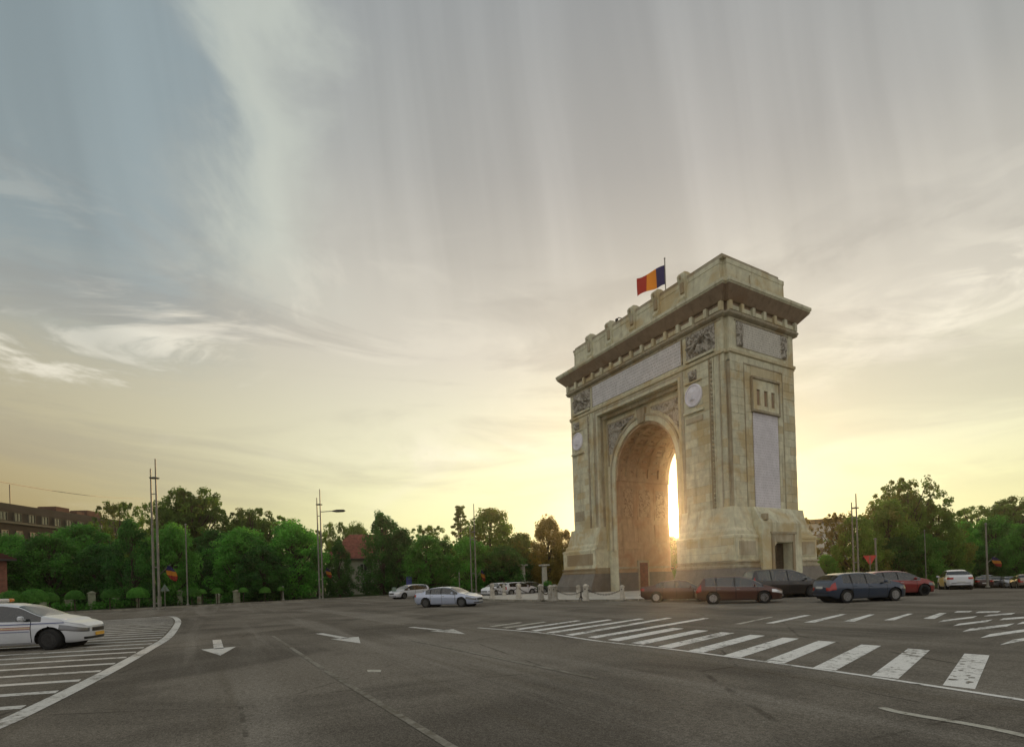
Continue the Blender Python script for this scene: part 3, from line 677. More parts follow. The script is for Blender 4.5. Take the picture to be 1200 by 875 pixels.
# medallions on the front piers with crest above and ledge below
for X in (-4.9, -22.15):
    m = MB(); m.lathe([(.97, .0), (.97, .10), (.90, .16), (.82, .16), (.80, .10), (.5, .14), (.2, .22), (.02, .24)], (0, 0, 0), 28)
    vs = [(X+a, BY0-c, 16.65+b2) for a, b2, c in m.v]; m2 = AMB(); m2.add(vs, m.f); md = m2.build('medallion', MEDAL, ARC, smooth=True, auto=30)
    relief('medallion_portrait', X-.5, X+.5, 16.15, 17.15, 'y', BY0-.13, .12, MEDAL, X, .07, lambda u, z, X=X: math.hypot(u-X, z-16.65) < .52, md, fig=FIG_HEAD)
    m = AMB(); m.box(X-1.1, X+1.1, BY0-.20, BY0+.02, 15.2, 15.38); m.build('medallion_ledge', STONE, ARC)
    m = AMB(); m.box(X-.95, X+.95, BY0-.16, BY0+.02, 17.72, 17.84); m.build('medallion_ledge', STONE, ARC)
    relief('crest', X-.42, X+.42, 17.9, 18.75, 'y', BY0-.06, .30, RELIEF, X+4, .05, fig=[(.5, .7, .5, .35, .16), (.2, .8, .3, .3, .08), (.8, .8, .7, .3, .08), (.3, .2, .7, .2, .08), (.5, .95, .5, .9, .08)])
    m = AMB(); m.box(X-.8, X+.8, BY0-.09, BY0+.02, 7.9, 8.9) if X < -20 else m.box(X-.95, X+.95, BY0-.06, BY0+.02, 14.4, 14.85); m.build('small_panel', STONE2, ARC)
# vertical strips at the right of each pier front
for xr in (BX1, RX0):
    for (a, b2, y, mt) in ((-1.92, -1.76, .05, STONE2), (-1.46, -1.34, .10, STONE), (-1.30, -.84, .05, STONE), (-.80, -.70, .11, STONE2)):
        if xr == RX0 and a > -1: continue
        m = AMB(); m.box(xr+a, xr+b2, BY0-y, BY0+.02, 4.65 if xr == RX0 else 6.9, 19.08); m.build('pilaster_strip', mt, ARC)
    m = AMB()
    z = 6.9
    while z < 18.9: m.lathe([(.03, -.17), (.12, -.08), (.12, .08), (.03, .17)], (xr-1.61, BY0-.02, z), 8); z += .36
    m.build('rope_moulding', STONE2, ARC, smooth=True)
# facing blocks (rusticated courses) of piers: each stone an object
ublk = MB(); ublk.box(-.5, .5, -.5, .5, -.5, .5); blk = None; nblk = 0
def course(u0, u1, z0, z1, plane, hgt=.66, wid=1.32, skip=None, par=ARC, off=0.):
    global blk, nblk
    nz = max(1, round((z1-z0)/hgt)); h = (z1-z0)/nz; nu = max(1, round((u1-u0)/wid)); wd = (u1-u0)/nu
    for j in range(nz):
        us = [u0]+[u0+(i+(.5 if j % 2 else 0))*wd for i in range(0 if j % 2 else 1, nu)]+[u1]
        for i in range(len(us)-1):
            a, b2 = us[i]+.012, us[i+1]-.012; za, zb = z0+j*h+.012, z0+(j+1)*h-.012; cu, cz = (a+b2)/2, (za+zb)/2
            if skip and skip(cu, cz): continue
            pr = random.uniform(.0, .018)+off
            if plane == 'y': loc = (cu, BY0+.10-pr, cz); sc = (b2-a, .2, zb-za)
            elif plane == 'x': loc = (BX1-.10+pr, cu, cz); sc = (.2, b2-a, zb-za)
            blk = inst(blk, ublk, 'stone_block', STONE, par, loc, 0, sc); nblk += 1
course(RX1+.54, -3.24, 6.9, 19.1, 'y'); 
course(-3.24, BX1-.34, 6.9, 19.1, 'y', .66, 1.6)
course(BX0+.34, -20.34, 6.9, 19.1, 'y', .68, 1.65)
course(BY0+.34, 3.2, 6.9, 19.1, 'x', .66, 1.55)
course(3.2, 4.1, 6.9, 18.5, 'x', .66, 1.0, off=-.018)
course(7.5, 8.25, 6.9, 18.5, 'x', .66, 1.0, off=-.018)
course(8.25, BY1-.34, 6.9, 19.1, 'x', .66, 1.6)
# central bay of the side: window panel, tall white tablet
m = AMB(); m.box(BX1-.05, BX1+.01, 3.2, 8.25, 18.5, 19.08); m.build('bay_top', STONE, ARC)
m = AMB(); m.box(BX1-.1, BX1+.01, 4.1, 7.5, 17.6, 18.5); m.build('bay_panel', STONE, ARC)
m = AMB()
for (y0, y1) in ((4.1, 4.62), (5.08, 5.56), (6.02, 6.5), (6.96, 7.5)): m.box(BX1-.01, BX1+.13, y0, y1, 15.3, 16.6)
m.box(BX1-.01, BX1+.13, 4.1, 7.5, 16.6, 17.4); m.box(BX1-.01, BX1+.13, 4.1, 7.5, 14.85, 15.3)
wp = m.build('slotted_window_panel', STONE, ARC)
for y in (4.62, 5.56, 6.5): 
    m = AMB(); m.box(BX1-.02, BX1+.012, y-.02, y+.48, 15.2, 16.65); m.build('window_slot', SOFFIT, wp)
for nm, b4 in (('window_panel_frame', (BX1-.12, BX1+.26, 4.0, 7.6, 17.42, 17.6)), ('window_panel_frame', (BX1-.12, BX1+.20, 7.48, 7.62, 14.7, 17.42)), ('window_panel_frame', (BX1-.12, BX1+.20, 3.98, 4.12, 14.7, 17.42)), ('tablet_ledge', (BX1-.1, BX1+.24, 4.0, 7.6, 14.72, 14.9))):
    m = AMB(); m.box(*b4); m.build(nm, STONE2, ARC)
m = AMB(); m.box(BX1-.1, BX1+.03, 4.2, 7.4, 6.95, 14.7); m.build('white_marble_tablet', MARBLE_T, ARC)
for y in (3.2, 8.15):
    m = AMB(); m.box(BX1-.1, BX1+.035, y, y+.1, 6.9, 18.55); m.build('bay_frame', STONE2, ARC)
m = AMB(); m.box(BX1-.1, BX1+.045, 3.2, 8.25, 18.48, 18.58); m.build('bay_frame', STONE2, ARC)
# skirt, pedestals, mouldings, plinth on both piers
def pier_ring(name, prof, mt, x0, x1, eL, eR, y0=BY0, y1=BY1, innerfix=None):
    # eL/eR: 1 if that side flares outwards, 0 if it stays at the recess/jamb
    m = AMB(); P = []; c = .05
    for e, z in prof:
        if eR: P += [(x0-e*eL, y0-e, z), (x1+e, y0-e, z), (x1+e, 3.5, z), (x1+c, 3.5, z), (x1+c, 8.2, z), (x1+e, 8.2, z), (x1+e, y1+e, z), (x0-e*eL, y1+e, z)]
        else: P += [(x0-e*eL, y0-e, z), (x1+e*eR, y0-e, z), (x1+e*eR, y1+e, z), (x0-e*eL, y1+e, z)]
    q = 8 if eR else 4
    k = len(prof); fs = [(q*i+j, q*i+(j+1) % q, q*i+q+(j+1) % q, q*i+q+j) for i in range(k-1) for j in range(q)]+[tuple(range(q-1, -1, -1)), tuple(range(q*k-q, q*k))]
    m.add(P, fs); return m.build(name, mt, ARC)
for x0, x1, eL, eR in ((BX0, RX0, 1, 0), (RX1, BX1, 0, 1)):
    pier_ring('flared_skirt', [(.66, 4.6), (.60, 4.95), (.42, 5.2), (.38, 5.5), (.2, 6.3), (.13, 6.9)], STONE, x0, x1, eL, eR)
    ped = pier_ring('pedestal', [(.84, 2.62), (.84, 4.35), (.90, 4.38), (.90, 4.56), (.72, 4.66)], STONE, x0, x1, eL, eR)
    pier_ring('base_moulding', [(.95, 2.02), (1.0, 2.1), (1.0, 2.22), (.86, 2.26), (.86, 2.44), (.98, 2.48), (.98, 2.58), (.84, 2.62)], STONE2, x0, x1, eL, eR)
    pier_ring('sloped_plinth', [(1.5, .1), (1.5, .75), (1.45, .8), (1.08, 1.8), (1.0, 2.02)], GRANITE, x0, x1, eL, eR)
    m = AMB()
    if eR: m.box(x0+.5, x1+.1, BY0-.90, BY0-.82, 2.95, 4.15); m.build('pedestal_panel', STONE2, ped)
    else: m.box(x0+.0, x1-.5, BY0-.90, BY0-.82, 2.95, 4.15); m.build('pedestal_panel', STONE2, ped)
# thin joint lines in the pedestals: block courses
for (u0, u1) in ((RX1+.02, BX1+.8),):
    for zz in (2.66, 3.24, 3.82):
        for k in range(5):
            a = u0+(u1-u0)*k/5
            blk = inst(blk, ublk, 'stone_block', STONE, ARC, ((a+(u1-u0)/10), BY0-.86, zz+.27), 0, ((u1-u0)/5-.02, .1, .55)); nblk += 1
for (y0, y1) in ((.75, 2.95), (8.65, 10.75)):
    m = AMB(); m.box(BX1+.80, BX1+.93, y0, y1, 2.9, 4.2); pp = m.build('pedestal_panel', STONE, ARC)
    m = AMB(); m.box(BX1+.93, BX1+.96, y0+.12, y1-.12, 3.0, 4.1); m.build('panel_field', STONE2, pp)
m = AMB(); m.box(BX1+.80, BX1+.96, .5, .72, 2.62, 4.4); m.build('pedestal_pilaster', STONE, ARC)
# doorway block on the side
m = AMB(); DX = BX1+1.2; DY0, DY1 = 3.3, 8.4
m.box(BX1+.1, DX, DY0, 4.75, .1, 5.6); m.box(BX1+.1, DX, 7.1, DY1, .1, 5.6); m.box(BX1+.1, DX, 4.75, 7.1, 4.0, 5.6)
m.box(BX1+.1, BX1+.3, 4.75, 7.1, .1, 4.1)
m.prism([(BX1+.1, DY0, 5.6), (DX, DY0, 5.6), (DX, DY1, 5.6), (BX1+.1, DY1, 5.6)], [(BX1+.1, DY0+.1, 6.9), (BX1+.35, DY0+.1, 6.9), (BX1+.35, DY1-.1, 6.9), (BX1+.1, DY1-.1, 6.9)])
db = m.build('doorway_block', STONE, ARC)
for b4 in ((DX-.02, DX+.08, 4.42, 4.75, .1, 4.7), (DX-.02, DX+.08, 7.1, 7.42, .1, 4.7), (DX-.02, DX+.08, 4.75, 7.1, 4.05, 4.7), (DX-.02, DX+.16, 4.3, 7.55, 4.7, 4.86)):
    m = AMB(); m.box(*b4); m.build('door_surround', STONE2, db)
m = AMB(); m.box(BX1+.3, BX1+.36, 4.78, 7.07, .1, 3.98); dr = m.build('door', DOORW, db)
for y in (4.9, 6.0):
    for z in (.5, 1.6, 2.7):
        m = AMB(); m.bbox(BX1+.34, BX1+.41, y, y+.95, z, z+.9, .02); m.build('door_panel', DOORW, dr)
m = AMB(); m.prism([(BX1+.36, 4.75, 3.6), (DX, 4.75, 3.6), (DX, 4.75, 4.02), (BX1+.36, 4.75, 4.02)], [(BX1+.36, 5.2, 4.01), (DX, 5.2, 4.01), (DX, 5.2, 4.02), (BX1+.36, 5.2, 4.02)])
m.build('door_arch_corner', STONE, db)
m = AMB(); m.bbox(DX-.3, DX+.12, 3.6, 4.05, 5.75, 6.3, .05); m.build('water_spout', STONE2, db)
# plinth stones of the sloped base: joints
# top-of-arch flag and a camera on the parapet
def flag_cloth(name, parent, o, L, H, sag, dirv, up=Vector((0, 0, 1)), seed=0., parts=3):
    # o: top corner at the pole; runs along dirv for L, hangs H, sags
    for j in range(3):
        m = MB(); vs = []; n1, n2 = 8, 10
        for a in range(n1+1):
            uu = (j+a/n1)/3
            for b2 in range(n2+1):
                vv = b2/n2
                side = Vector((-dirv.y, dirv.x, 0))*(.12*L*math.sin(uu*7+vv*1.3+seed)*uu**.6)
                p = o+dirv*(L*uu)*(1-.06*math.sin(uu*6))-up*(H*vv*(1-.08*uu)+sag*uu**1.2+.05*L*math.sin(uu*8+seed)*uu)+side
                vs.append(p)
        m.add(vs, [(a*(n2+1)+b2, (a+1)*(n2+1)+b2, (a+1)*(n2+1)+b2+1, a*(n2+1)+b2+1) for a in range(n1) for b2 in range(n2)])
        m.build(name, FLAG[j], parent, smooth=True, fix=False)
fx = CAM+ray(780, 335)*0
Pf = PLY(780, 338, 3.0); FH = 27.0
fr = empty('flag_on_pole', (Pf.x, 3.0, FH), 0, 'blue yellow and red flag flying from a pole on top of the arch', 'flag')
ztop = PLY(779.5, 303, 3.0).z-FH
m = MB(); m.tube([(0, 0, -.2), (0, 0, ztop)], .05, 8); m.lathe([(.02, -.08), (.1, 0), (.02, .08)], (0, 0, ztop+.05), 8); m.build('pole', METAL, fr)
zft = PLY(779.5, 310, 3.0).z-FH; zfb = PLY(779.5, 333, 3.0).z-FH
flag_cloth('flag_stripe', fr, Vector((-.05, 0, zft)), 2.6, zft-zfb, .55, Vector((-.86, -.5, 0)).normalized(), seed=.4)
Pc = PLY(728, 370, 1.9)
sc_ = empty('security_camera', (Pc.x, 1.9, 27.0), 0, 'small dark camera on a bent arm on the arch parapet', 'camera')
m = MB(); m.tube([(0, 0, -.2), (0, 0, .4), (-.3, -.1, .55), (-.5, -.15, .45)], .05, 6); m.build('arm', DMETAL, sc_)
m = MB(); m.lathe([(.05, -.15), (.16, -.1), (.16, .12), (.05, .2)], (-.55, -.15, .35), 10); m.build('camera_housing', DMETAL, sc_)

# ------------------------------------------------------------------ BOLLARDS AND CHAINS round the island
def bollard_mb():
    m = MB(); m.bbox(-.24, .24, -.24, .24, 0, .16, .02)
    m.prism([(-.19, -.19, .16), (.19, -.19, .16), (.19, .19, .16), (-.19, .19, .16)], [(-.16, -.16, 1.0), (.16, -.16, 1.0), (.16, .16, 1.0), (-.16, .16, 1.0)])
    m.bbox(-.2, .2, -.2, .2, 1.0, 1.1, .02); m.prism([(-.18, -.18, 1.1), (.18, -.18, 1.1), (.18, .18, 1.1), (-.18, .18, 1.1)], [(-.08, -.08, 1.2), (.08, -.08, 1.2), (.08, .08, 1.2), (-.08, .08, 1.2)])
    return m
BLAB = ['stone bollard on the island kerb nearest the silver saloon', 'stone bollard left of the two far gate columns on the island', 'stone bollard in front of the white parked car', 'pale stone bollard between the gate columns at the island edge', 'stone bollard just left of the arch, left one of a pair', 'stone bollard just left of the arch, right one of a pair', 'stone bollard set back beside the left pier of the arch', 'stone bollard before the left pier with a chain on each side', 'tall pale stone bollard standing alone before the arch opening']
bp_ = [(577, 700.5, 683), (591, 697, 684), (608, 701, 683), (634, 703, 684), (645.5, 703.5, 685), (650.5, 704, 684.5), (678, 700, 685), (687, 703.5, 684), (729.5, 702.5, 685)]
b0 = None; BP = []
for i, (x, y, yt) in enumerate(bp_):
    P = G(x, y, .12); dep = (P-CAM).dot(FWD); hgt = (y-yt)/FPX*dep
    if b0 is None:
        b0 = empty('bollard'); bollard_mb().build('post', BOLL, b0)
        m = MB()
        m.lathe([(.05, -.0), (.05, .03), (.03, .03)], (.17, 0, .85), 8, axis='x'); m.lathe([(.05, -.03), (.05, .0), (.03, 0)], (-.17, 0, .85), 8, axis='x'); m.build('chain_ring', IRON, b0)
        o = b0
    else: o = copy_tree(b0)
    o.location = P; s = hgt/1.2; o.scale = (min(1.0, s*.82),)*2+(s,); o.rotation_euler = (0, 0, math.atan2(P.y-CEN.y, P.x-CEN.x)+random.uniform(-.05, .05))
    props(o, BLAB[i], 'bollard', 'stone bollards around the arch island'); BP.append((P, hgt))
def chain(a, b2, ha, hb, label):
    n = 26; pts = []
    A = a+Vector((0, 0, ha*.72)); B = b2+Vector((0, 0, hb*.72)); L = (B-A).length
    for k in range(n+1):
        t = k/n; p = A.lerp(B, t); p.z -= .38*(1-(2*t-1)**2); pts.append(p)
    o = empty('chain', tuple((A+B)/2), 0, label, 'chain', 'chains between the bollards'); m = MB((A+B)/2)
    for k in range(n):
        p, q = pts[k], pts[k+1]; d = (q-p); c = (p+q)/2; t = d.normalized(); s = t.cross(Vector((0, 0, 1))).normalized() if k % 2 else t.cross(t.cross(Vector((0, 0, 1)))).normalized()
        r = [c+t*(math.cos(a)*d.length*.62)+s*(math.sin(a)*.045) for a in [i*math.pi/3 for i in range(7)]]
        m.tube(r, .014, 4, cap=False)
    m.build('links', IRON, o)
for i, j, l in ((5, 7, 'sagging iron chain between the bollard pair and the pier bollard'), (7, 8, 'sagging iron chain running right to the lone tall bollard'), (3, 4, 'sagging iron chain running left from the bollard pair'), (0, 2, 'sagging iron chain before the parked cars, left end'), (2, 3, 'sagging iron chain in front of the white parked car')):
    chain(BP[i][0], BP[j][0], BP[i][1], BP[j][1], l)
# dark iron stanchion with a sagging stay
Pq = G(681, 702, .12); q = empty('iron_chain_stand', tuple(Pq), 0, 'small dark iron chain stand between bollards before the left pier', 'stand')
m = MB(); m.tube([(0, 0, 0), (0, 0, .55)], .05, 6); m.tube([(-.25, 0, 0), (0, 0, .3), (.25, 0, 0)], .03, 6); m.build('stand_post', IRON, q)

# ------------------------------------------------------------------ MASTS
def twin_mast(x, ybase, ytop, y2, dist, label, lamp=None, off=5.):
    P = G(x, ybase, .12) if dist is None else AT(x, dist, .12); D = math.hypot(P.x-CAM.x, P.y-CAM.y)
    h1 = ZAT(x, ytop, D)-P.z; h2 = ZAT(x, y2, D)-P.z; side = Vector((RGT.x, RGT.y, 0)).normalized(); sp_ = off/FPX*D*.95
    o = empty('lighting_mast', tuple(P), 0, label, 'mast', 'tall twin poled lighting masts')
    for k, (s, h) in enumerate(((0, h1), (-1, h2))):
        m = MB(); b = side*s*sp_; m.tube([b, b+Vector((0, 0, h*.55)), b+Vector((0, 0, h))], [.10, .085, .05], 8); m.lathe([(.2, 0), (.2, .1), (.1, .16)], b, 10); m.build('pole', METAL, o)
    for z in (h2*.045, h2*.30, h2*.82):
        m = MB(); m.tube([Vector((0, 0, z)), -side*sp_+Vector((0, 0, z))], .045, 6); m.build('crosspiece', METAL, o)
    m = MB(); m.lathe([(.05, -.05), (.34, -.02), (.38, .05), (.1, .12)], side*-.12+Vector((0, 0, h2*.93)), 12); m.build('lamp_ring', METAL, o)
    if lamp:
        L = lamp; z = h2*.86; m = MB(); m.tube([Vector((0, 0, z)), side*(L*.6)+Vector((0, 0, z+.05)), side*L+Vector((0, 0, z+.05))], .05, 6); m.build('lamp_arm', METAL, o)
        m = MB(); c = side*(L+.1)+Vector((0, 0, z+.05)); m.tube([c-side*.8, c-side*.3, c+side*.5, c+side*.7], [.07, .17, .15, .04], 8); m.build('lamp_head', DMETAL, o)
    return o, P, side
twin_mast(187, 714, 538, 549, None, 'twin pole mast at the left beside the hatched area and hung flag')
twin_mast(378.5, 702, 573, 583, None, 'twin pole mast with side lamp arm before the red roofed house', lamp=2.1, off=3.6)
twin_mast(557.5, 699, 590, 618, 74, 'thin twin pole mast behind the silver saloon and parked cars', off=5.5)
twin_mast(1006, 690, 578, 588, 62, 'pale twin pole mast among trees right of the arch', off=5)
def single_pole(x, ybase, ytop, dist, label, r=.06, cat='pole'):
    P = AT(x, dist, .12); h = ZAT(x, ytop, dist)-P.z; o = empty('thin_pole', tuple(P), 0, label, cat)
    m = MB(); m.tube([(0, 0, 0), (0, 0, h)], [r*1.2, r*.8], 8); m.build('shaft', METAL, o); m = MB(); m.lathe([(r*2.2, 0), (r*2.2, .12), (r*1.2, .2)], (0, 0, 0), 8); m.build('pole_base', METAL, o)
    m = MB(); m.lathe([(r, 0), (r*1.6, .03), (r*1.2, .12), (.01, .16)], (0, 0, h), 8); m.build('pole_cap', METAL, o); return o
single_pole(219, 706, 615, 68, 'thin pale pole before the bright green tree right of the hung flag')
single_pole(1027, 690, 632, 58, 'short grey pole just behind the blue hatchback and red car', .1)
single_pole(1085, 690, 622, 79, 'thin pole before the small bright green tree on the right')
single_pole(1157, 685, 614, 74, 'tall green grey pole behind the dark saloon on the right', .1)
single_pole(538, 699, 672, 60, 'short thin post behind the silver saloon roof')
single_pole(331, 704, 688, 72, 'short pale post at the far kerb between topiary trees', .08)

# flag hung from a slanting bracket on the first mast
Pm = G(187, 714, .12); D0 = math.hypot(Pm.x-CAM.x, Pm.y-CAM.y); side = Vector((RGT.x, RGT.y, 0)).normalized()
def hung_flag(x, dist, y0, y1, xl, label, w=.9):
    P = AT(x, dist); zt = ZAT(x, y0, dist); zb = ZAT(x, y1, dist); o = empty('hanging_flag', (P.x, P.y, zt), 0, label, 'flag')
    H = zt-zb; x0 = (xl-x)/FPX*dist
    m = MB(); m.tube([side*x0+Vector((0, 0, -H*.75)), Vector((0, 0, 0)), side*.1+Vector((0, 0, .1))], .03, 6); m.build('staff', METAL, o)
    for j in range(3):
        m = MB(); n = 6; vs = []
        for a in range(n+1):
            for b2 in range(7):
                f_ = b2/6; t = (j+a/n)/3
                vs.append(side*(w*(f_-.5)*(.35+.5*math.sin(t*3)))+side*(w*.35*t)+Vector((RGT.y, -RGT.x, 0))*(.1*math.sin(f_*9+t*3))+Vector((0, 0, -H*t-.12*H*f_)))
        m.add(vs, [(a*7+b2, a*7+b2+1, (a+1)*7+b2+1, (a+1)*7+b2) for a in range(n) for b2 in range(6)]); m.build('flag_stripe', FLAG[j], o, smooth=True, fix=False)
hung_flag(199, D0, 662, 679, 187, 'limp blue yellow and red flag on the left twin mast')
hung_flag(384, 76, 665, 676, 379, 'small limp dark flag on the mast before the red roofed house', .7)
hung_flag(565, 76, 667, 680, 558, 'small limp flag on the thin mast behind the parked cars', .6)
hung_flag(1166, 74, 652, 663, 1158, 'small limp flag hanging on the green grey pole at right', 1.3)

# ------------------------------------------------------------------ SIGNS
def road_sign(x, dist, ys, kind, label, size, hb=None):
    P = AT(x, dist, .12); zc = ZAT(x, ys, dist)-P.z; o = empty('road_sign', tuple(P), math.atan2(P.y-CAM.y, P.x-CAM.x)+math.pi/2, label, 'road sign')
    m = MB(); m.tube([(0, .04, 0), (0, .04, zc+size*.4)], .035, 6); m.build('post', METAL, o)
    def poly(n, r, y, rot, flip=1): return [(r*math.cos(rot+2*math.pi*k/n), y, zc+r*math.sin(rot+2*math.pi*k/n)) for k in range(n)]
    if kind in ('up', 'down'):
        rot = math.pi/2 if kind == 'up' else -math.pi/2
        m = MB(); m.prism(poly(3, size, 0, rot), poly(3, size, -.03, rot)); pl_ = m.build('plate', SIGNR if kind == 'down' else SIGNG, o)
        m = MB(); m.prism(poly(3, size*.62, -.03, rot), poly(3, size*.62, -.034, rot)); m.build('sign_field', SIGNW if kind == 'down' else METAL, pl_)
    else:
        m = MB(); m.box(-size/2, size/2, -.03, .0, zc-size*.7, zc+size*.7); m.build('plate', SIGNB, o)
    return o
SIGNR = mat('sign_red', (.5, .04, .03), .5); SIGNW = mat('sign_white', (.65, .62, .58), .5); SIGNB = mat('sign_blue', (.03, .05, .22), .5); SIGNG = mat('sign_back', (.16, .22, .17), .5)
road_sign(192.5, D0+1, 689.5, 'up', 'triangular road sign seen from behind beside the left twin mast', .42)
road_sign(1020, 57, 654.5, 'down', 'red and white give way sign behind the blue hatchback', .62)
def board(x0, x1, y0, y1, dist, mt, name, label, cat):
    P = AT((x0+x1)/2, dist, .12); w_ = (x1-x0)/FPX*dist; zt = ZAT(x0, y0, dist)-P.z; zb = ZAT(x0, y1, dist)-P.z
    o = empty(name, tuple(P), math.atan2(P.y-CAM.y, P.x-CAM.x)+math.pi/2, label, cat)
    m = MB(); m.bbox(-w_/2, w_/2, -.06, .06, zb, zt, .02); m.build('panel', mt, o); m = MB(); m.tube([(-w_*.4, 0, 0), (-w_*.4, 0, zb)], .04, 6); m.tube([(w_*.4, 0, 0), (w_*.4, 0, zb)], .04, 6); m.build('legs', METAL, o)
board(476, 482, 675, 685, 80, SIGNB, 'blue_board', 'dark blue upright board behind the two cars at centre left', 'board')
board(459, 463.5, 688, 692.5, 62, SIGNG, 'utility_box', 'small pale green box on a stand left of the white car', 'utility box')

# ------------------------------------------------------------------ GATE COLUMNS beyond the island
def gate_column(x, ytop, ybase, dist, wd, label):
    P = AT(x, dist, .0); h = ZAT(x, ytop, dist)-P.z; o = empty('gate_column', tuple(P), 0, label, 'column', 'white gate columns beyond the island')
    r = wd/FPX*dist/2
    m = MB(); m.bbox(-r*1.3, r*1.3, -r*1.3, r*1.3, 0, .5, .03); m.build('base', PLASTERW, o)
    m = MB(); m.lathe([(r, .5), (r*.98, h*.5), (r*.88, h*.92)], (0, 0, 0), 16); m.build('shaft', PLASTERW, o, smooth=True, auto=40)
    m = MB(); m.bbox(-r*1.45, r*1.45, -r*1.45, r*1.45, h-.22, h, .03); m.lathe([(r*.9, h*.92), (r*1.3, h-.22)], (0, 0, 0), 16); m.build('capital', PLASTERW, o)
PLASTERW = mat('column_plaster', (.42, .41, .36), .8, fn=varied((.42, .41, .35), .15, 2.))
gate_column(612.5, 661, 692, 84, 6.5, 'white gate column behind the white parked car'); gate_column(638, 661, 692, 78, 6.5, 'white gate column nearer the arch beside a potted shrub')

# ------------------------------------------------------------------ FENCE PIERS AND TOPIARY along the far left pavement
def fence_pier(x, ytop, ybase, w, label, rec=2.4, capped=True):
    P = G(x, ybase, .14); D = math.hypot(P.x-CAM.x, P.y-CAM.y); h = ZAT(x, ytop, D)-P.z; hw = w/FPX*D/2*.72
    o = empty('fence_pier', tuple(P), math.atan2(P.y-CAM.y, P.x-CAM.x), label, 'fence pier', 'plastered fence piers along the park')
    m = MB(); m.bbox(-hw, hw, -hw, hw, 0, h-.12, .02); m.build('shaft', PIERM, o); m = MB(); m.bbox(-hw*1.22, hw*1.22, -hw*1.22, hw*1.22, h-.12, h, .02); m.prism([(-hw, -hw, h), (hw, -hw, h), (hw, hw, h), (-hw, hw, h)], [(-.05, -.05, h+.15), (.05, -.05, h+.15), (.05, .05, h+.15), (-.05, .05, h+.15)]); m.build('cap', PIERM, o)
PIERM = mat('pier_plaster', (.25, .26, .17), .9, fn=varied((.24, .25, .17), .25, 2., .2, (.17, .09, .06), .8))
for x, yt, yb, w_, l in ((20, 696, 716, 7, 'fence pier behind the white car roof, leftmost'), (51, 701, 715, 6.5, 'short fence pier showing over the white car windscreen'), (81, 702, 714.5, 7, 'fence pier under the second umbrella tree'), (108, 694, 713, 7.5, 'tall fence pier just right of the white car bonnet'),
        (136, 700, 712, 6, 'fence pier right of the third umbrella tree'), (162, 702, 711, 4, 'narrow fence pier behind the fourth umbrella tree'), (187, 699, 710, 4.5, 'short fence pier seen between the poles of the twin mast'), (211, 692, 708.5, 6, 'tall slim fence pier right of the road sign'), (233.5, 697, 707.5, 5, 'fence pier at the right edge of a wide umbrella tree'), (255.5, 696, 706.5, 5, 'fence pier under a small umbrella tree'), (277.5, 692, 705.5, 8.5, 'widest fence pier, stained, near the middle trees')):
    fence_pier(x, yt, yb, w_, l)

# ------------------------------------------------------------------ FOLIAGE
def leaf_cloud(m, c, r, n, s, squash=.75, rng=random):
    c = Vector(c)
    for _ in range(n):
        d = Vector((rng.gauss(0, 1), rng.gauss(0, 1), rng.gauss(0, 1))).normalized()
        q = c+Vector((d.x*r, d.y*r, d.z*r*squash))*(rng.random()**.38)
        nn = (d*.8+Vector((rng.uniform(-1, 1), rng.uniform(-1, 1), rng.uniform(-.2, 1.2)))).normalized(); a = nn.orthogonal().normalized(); a.rotate(Matrix.Rotation(rng.uniform(0, 6.28), 3, nn)); b = nn.cross(a)
        k = s*rng.uniform(.6, 1.35); a = a*k; b = b*k*.62
        i = len(m.v); m.v += [tuple(q-a), tuple(q-b*.8+a*.1), tuple(q+a), tuple(q+b)]; m.f.append((i, i+1, i+2, i+3)); m.m.append(0)
def crown_mesh(kind, seed):
    # unit tree: height 1, crown half-width about .5*aspect at scale 1
    rng = random.Random(seed); m = MB(); tips = []
    if kind == 'round':
        for i in range(150):
            th = rng.uniform(0, 6.283); z = rng.uniform(.06, .94); t = (z-.02)/.93
            R = .5*math.sin(math.pi*min(1, max(.0, t))**.85)**.5
            rr = R*rng.uniform(.35, .90)*(1+.14*math.sin(th*3+seed)); tips.append((rr*math.cos(th), rr*math.sin(th), z, rng.uniform(.07, .135)))
        for (x, y, z, r) in tips: leaf_cloud(m, (x, y, z), r, 120, .0165, .75, rng)
    elif kind == 'column':
        for i in range(105):
            th = rng.uniform(0, 6.283); z = rng.uniform(.04, .95); t = (z-.02)/.95
            R = .5*(1-abs(2*t-.8)**2.6*.75); R = max(R, .08); rr = R*rng.uniform(.4, .90); tips.append((rr*math.cos(th), rr*math.sin(th), z, rng.uniform(.065, .115)))
        for (x, y, z, r) in tips: leaf_cloud(m, (x, y, z), r, 120, .0155, .85, rng)
    elif kind == 'open':
        for i in range(250):
            th = rng.uniform(0, 6.283); z = .12+.85*rng.random()**.9; t = (z-.1)/.87
            lob = 1+.16*math.sin(2*th+seed)+.10*math.sin(5*th+z*9); R = .5*math.sin(math.pi*min(1, t*.88+.07))**.45*lob
            rr = R*math.sqrt(rng.uniform(.05, 1.0)); tips.append((rr*math.cos(th), rr*math.sin(th), z-(.05*rng.random() if rr > R*.8 else 0), rng.uniform(.025, .065)))
        for (x, y, z, r) in tips: leaf_cloud(m, (x, y, z), r, 55, .0135, .7, rng)
    elif kind == 'pine':
        for i in range(26):
            z = .26+.70*i/25; R = .52*(1-(z-.2)/.80)+.05
            for k in range(rng.randint(3, 5)):
                th = rng.uniform(0, 6.283); rr = R*rng.uniform(.2, 1.0); tips.append((rr*math.cos(th), rr*math.sin(th), z-.03*rr, .06))
        for (x, y, z, r) in tips: leaf_cloud(m, (x, y, z), r, 90, .013, .26, rng)
    return m, tips
TREES = {}
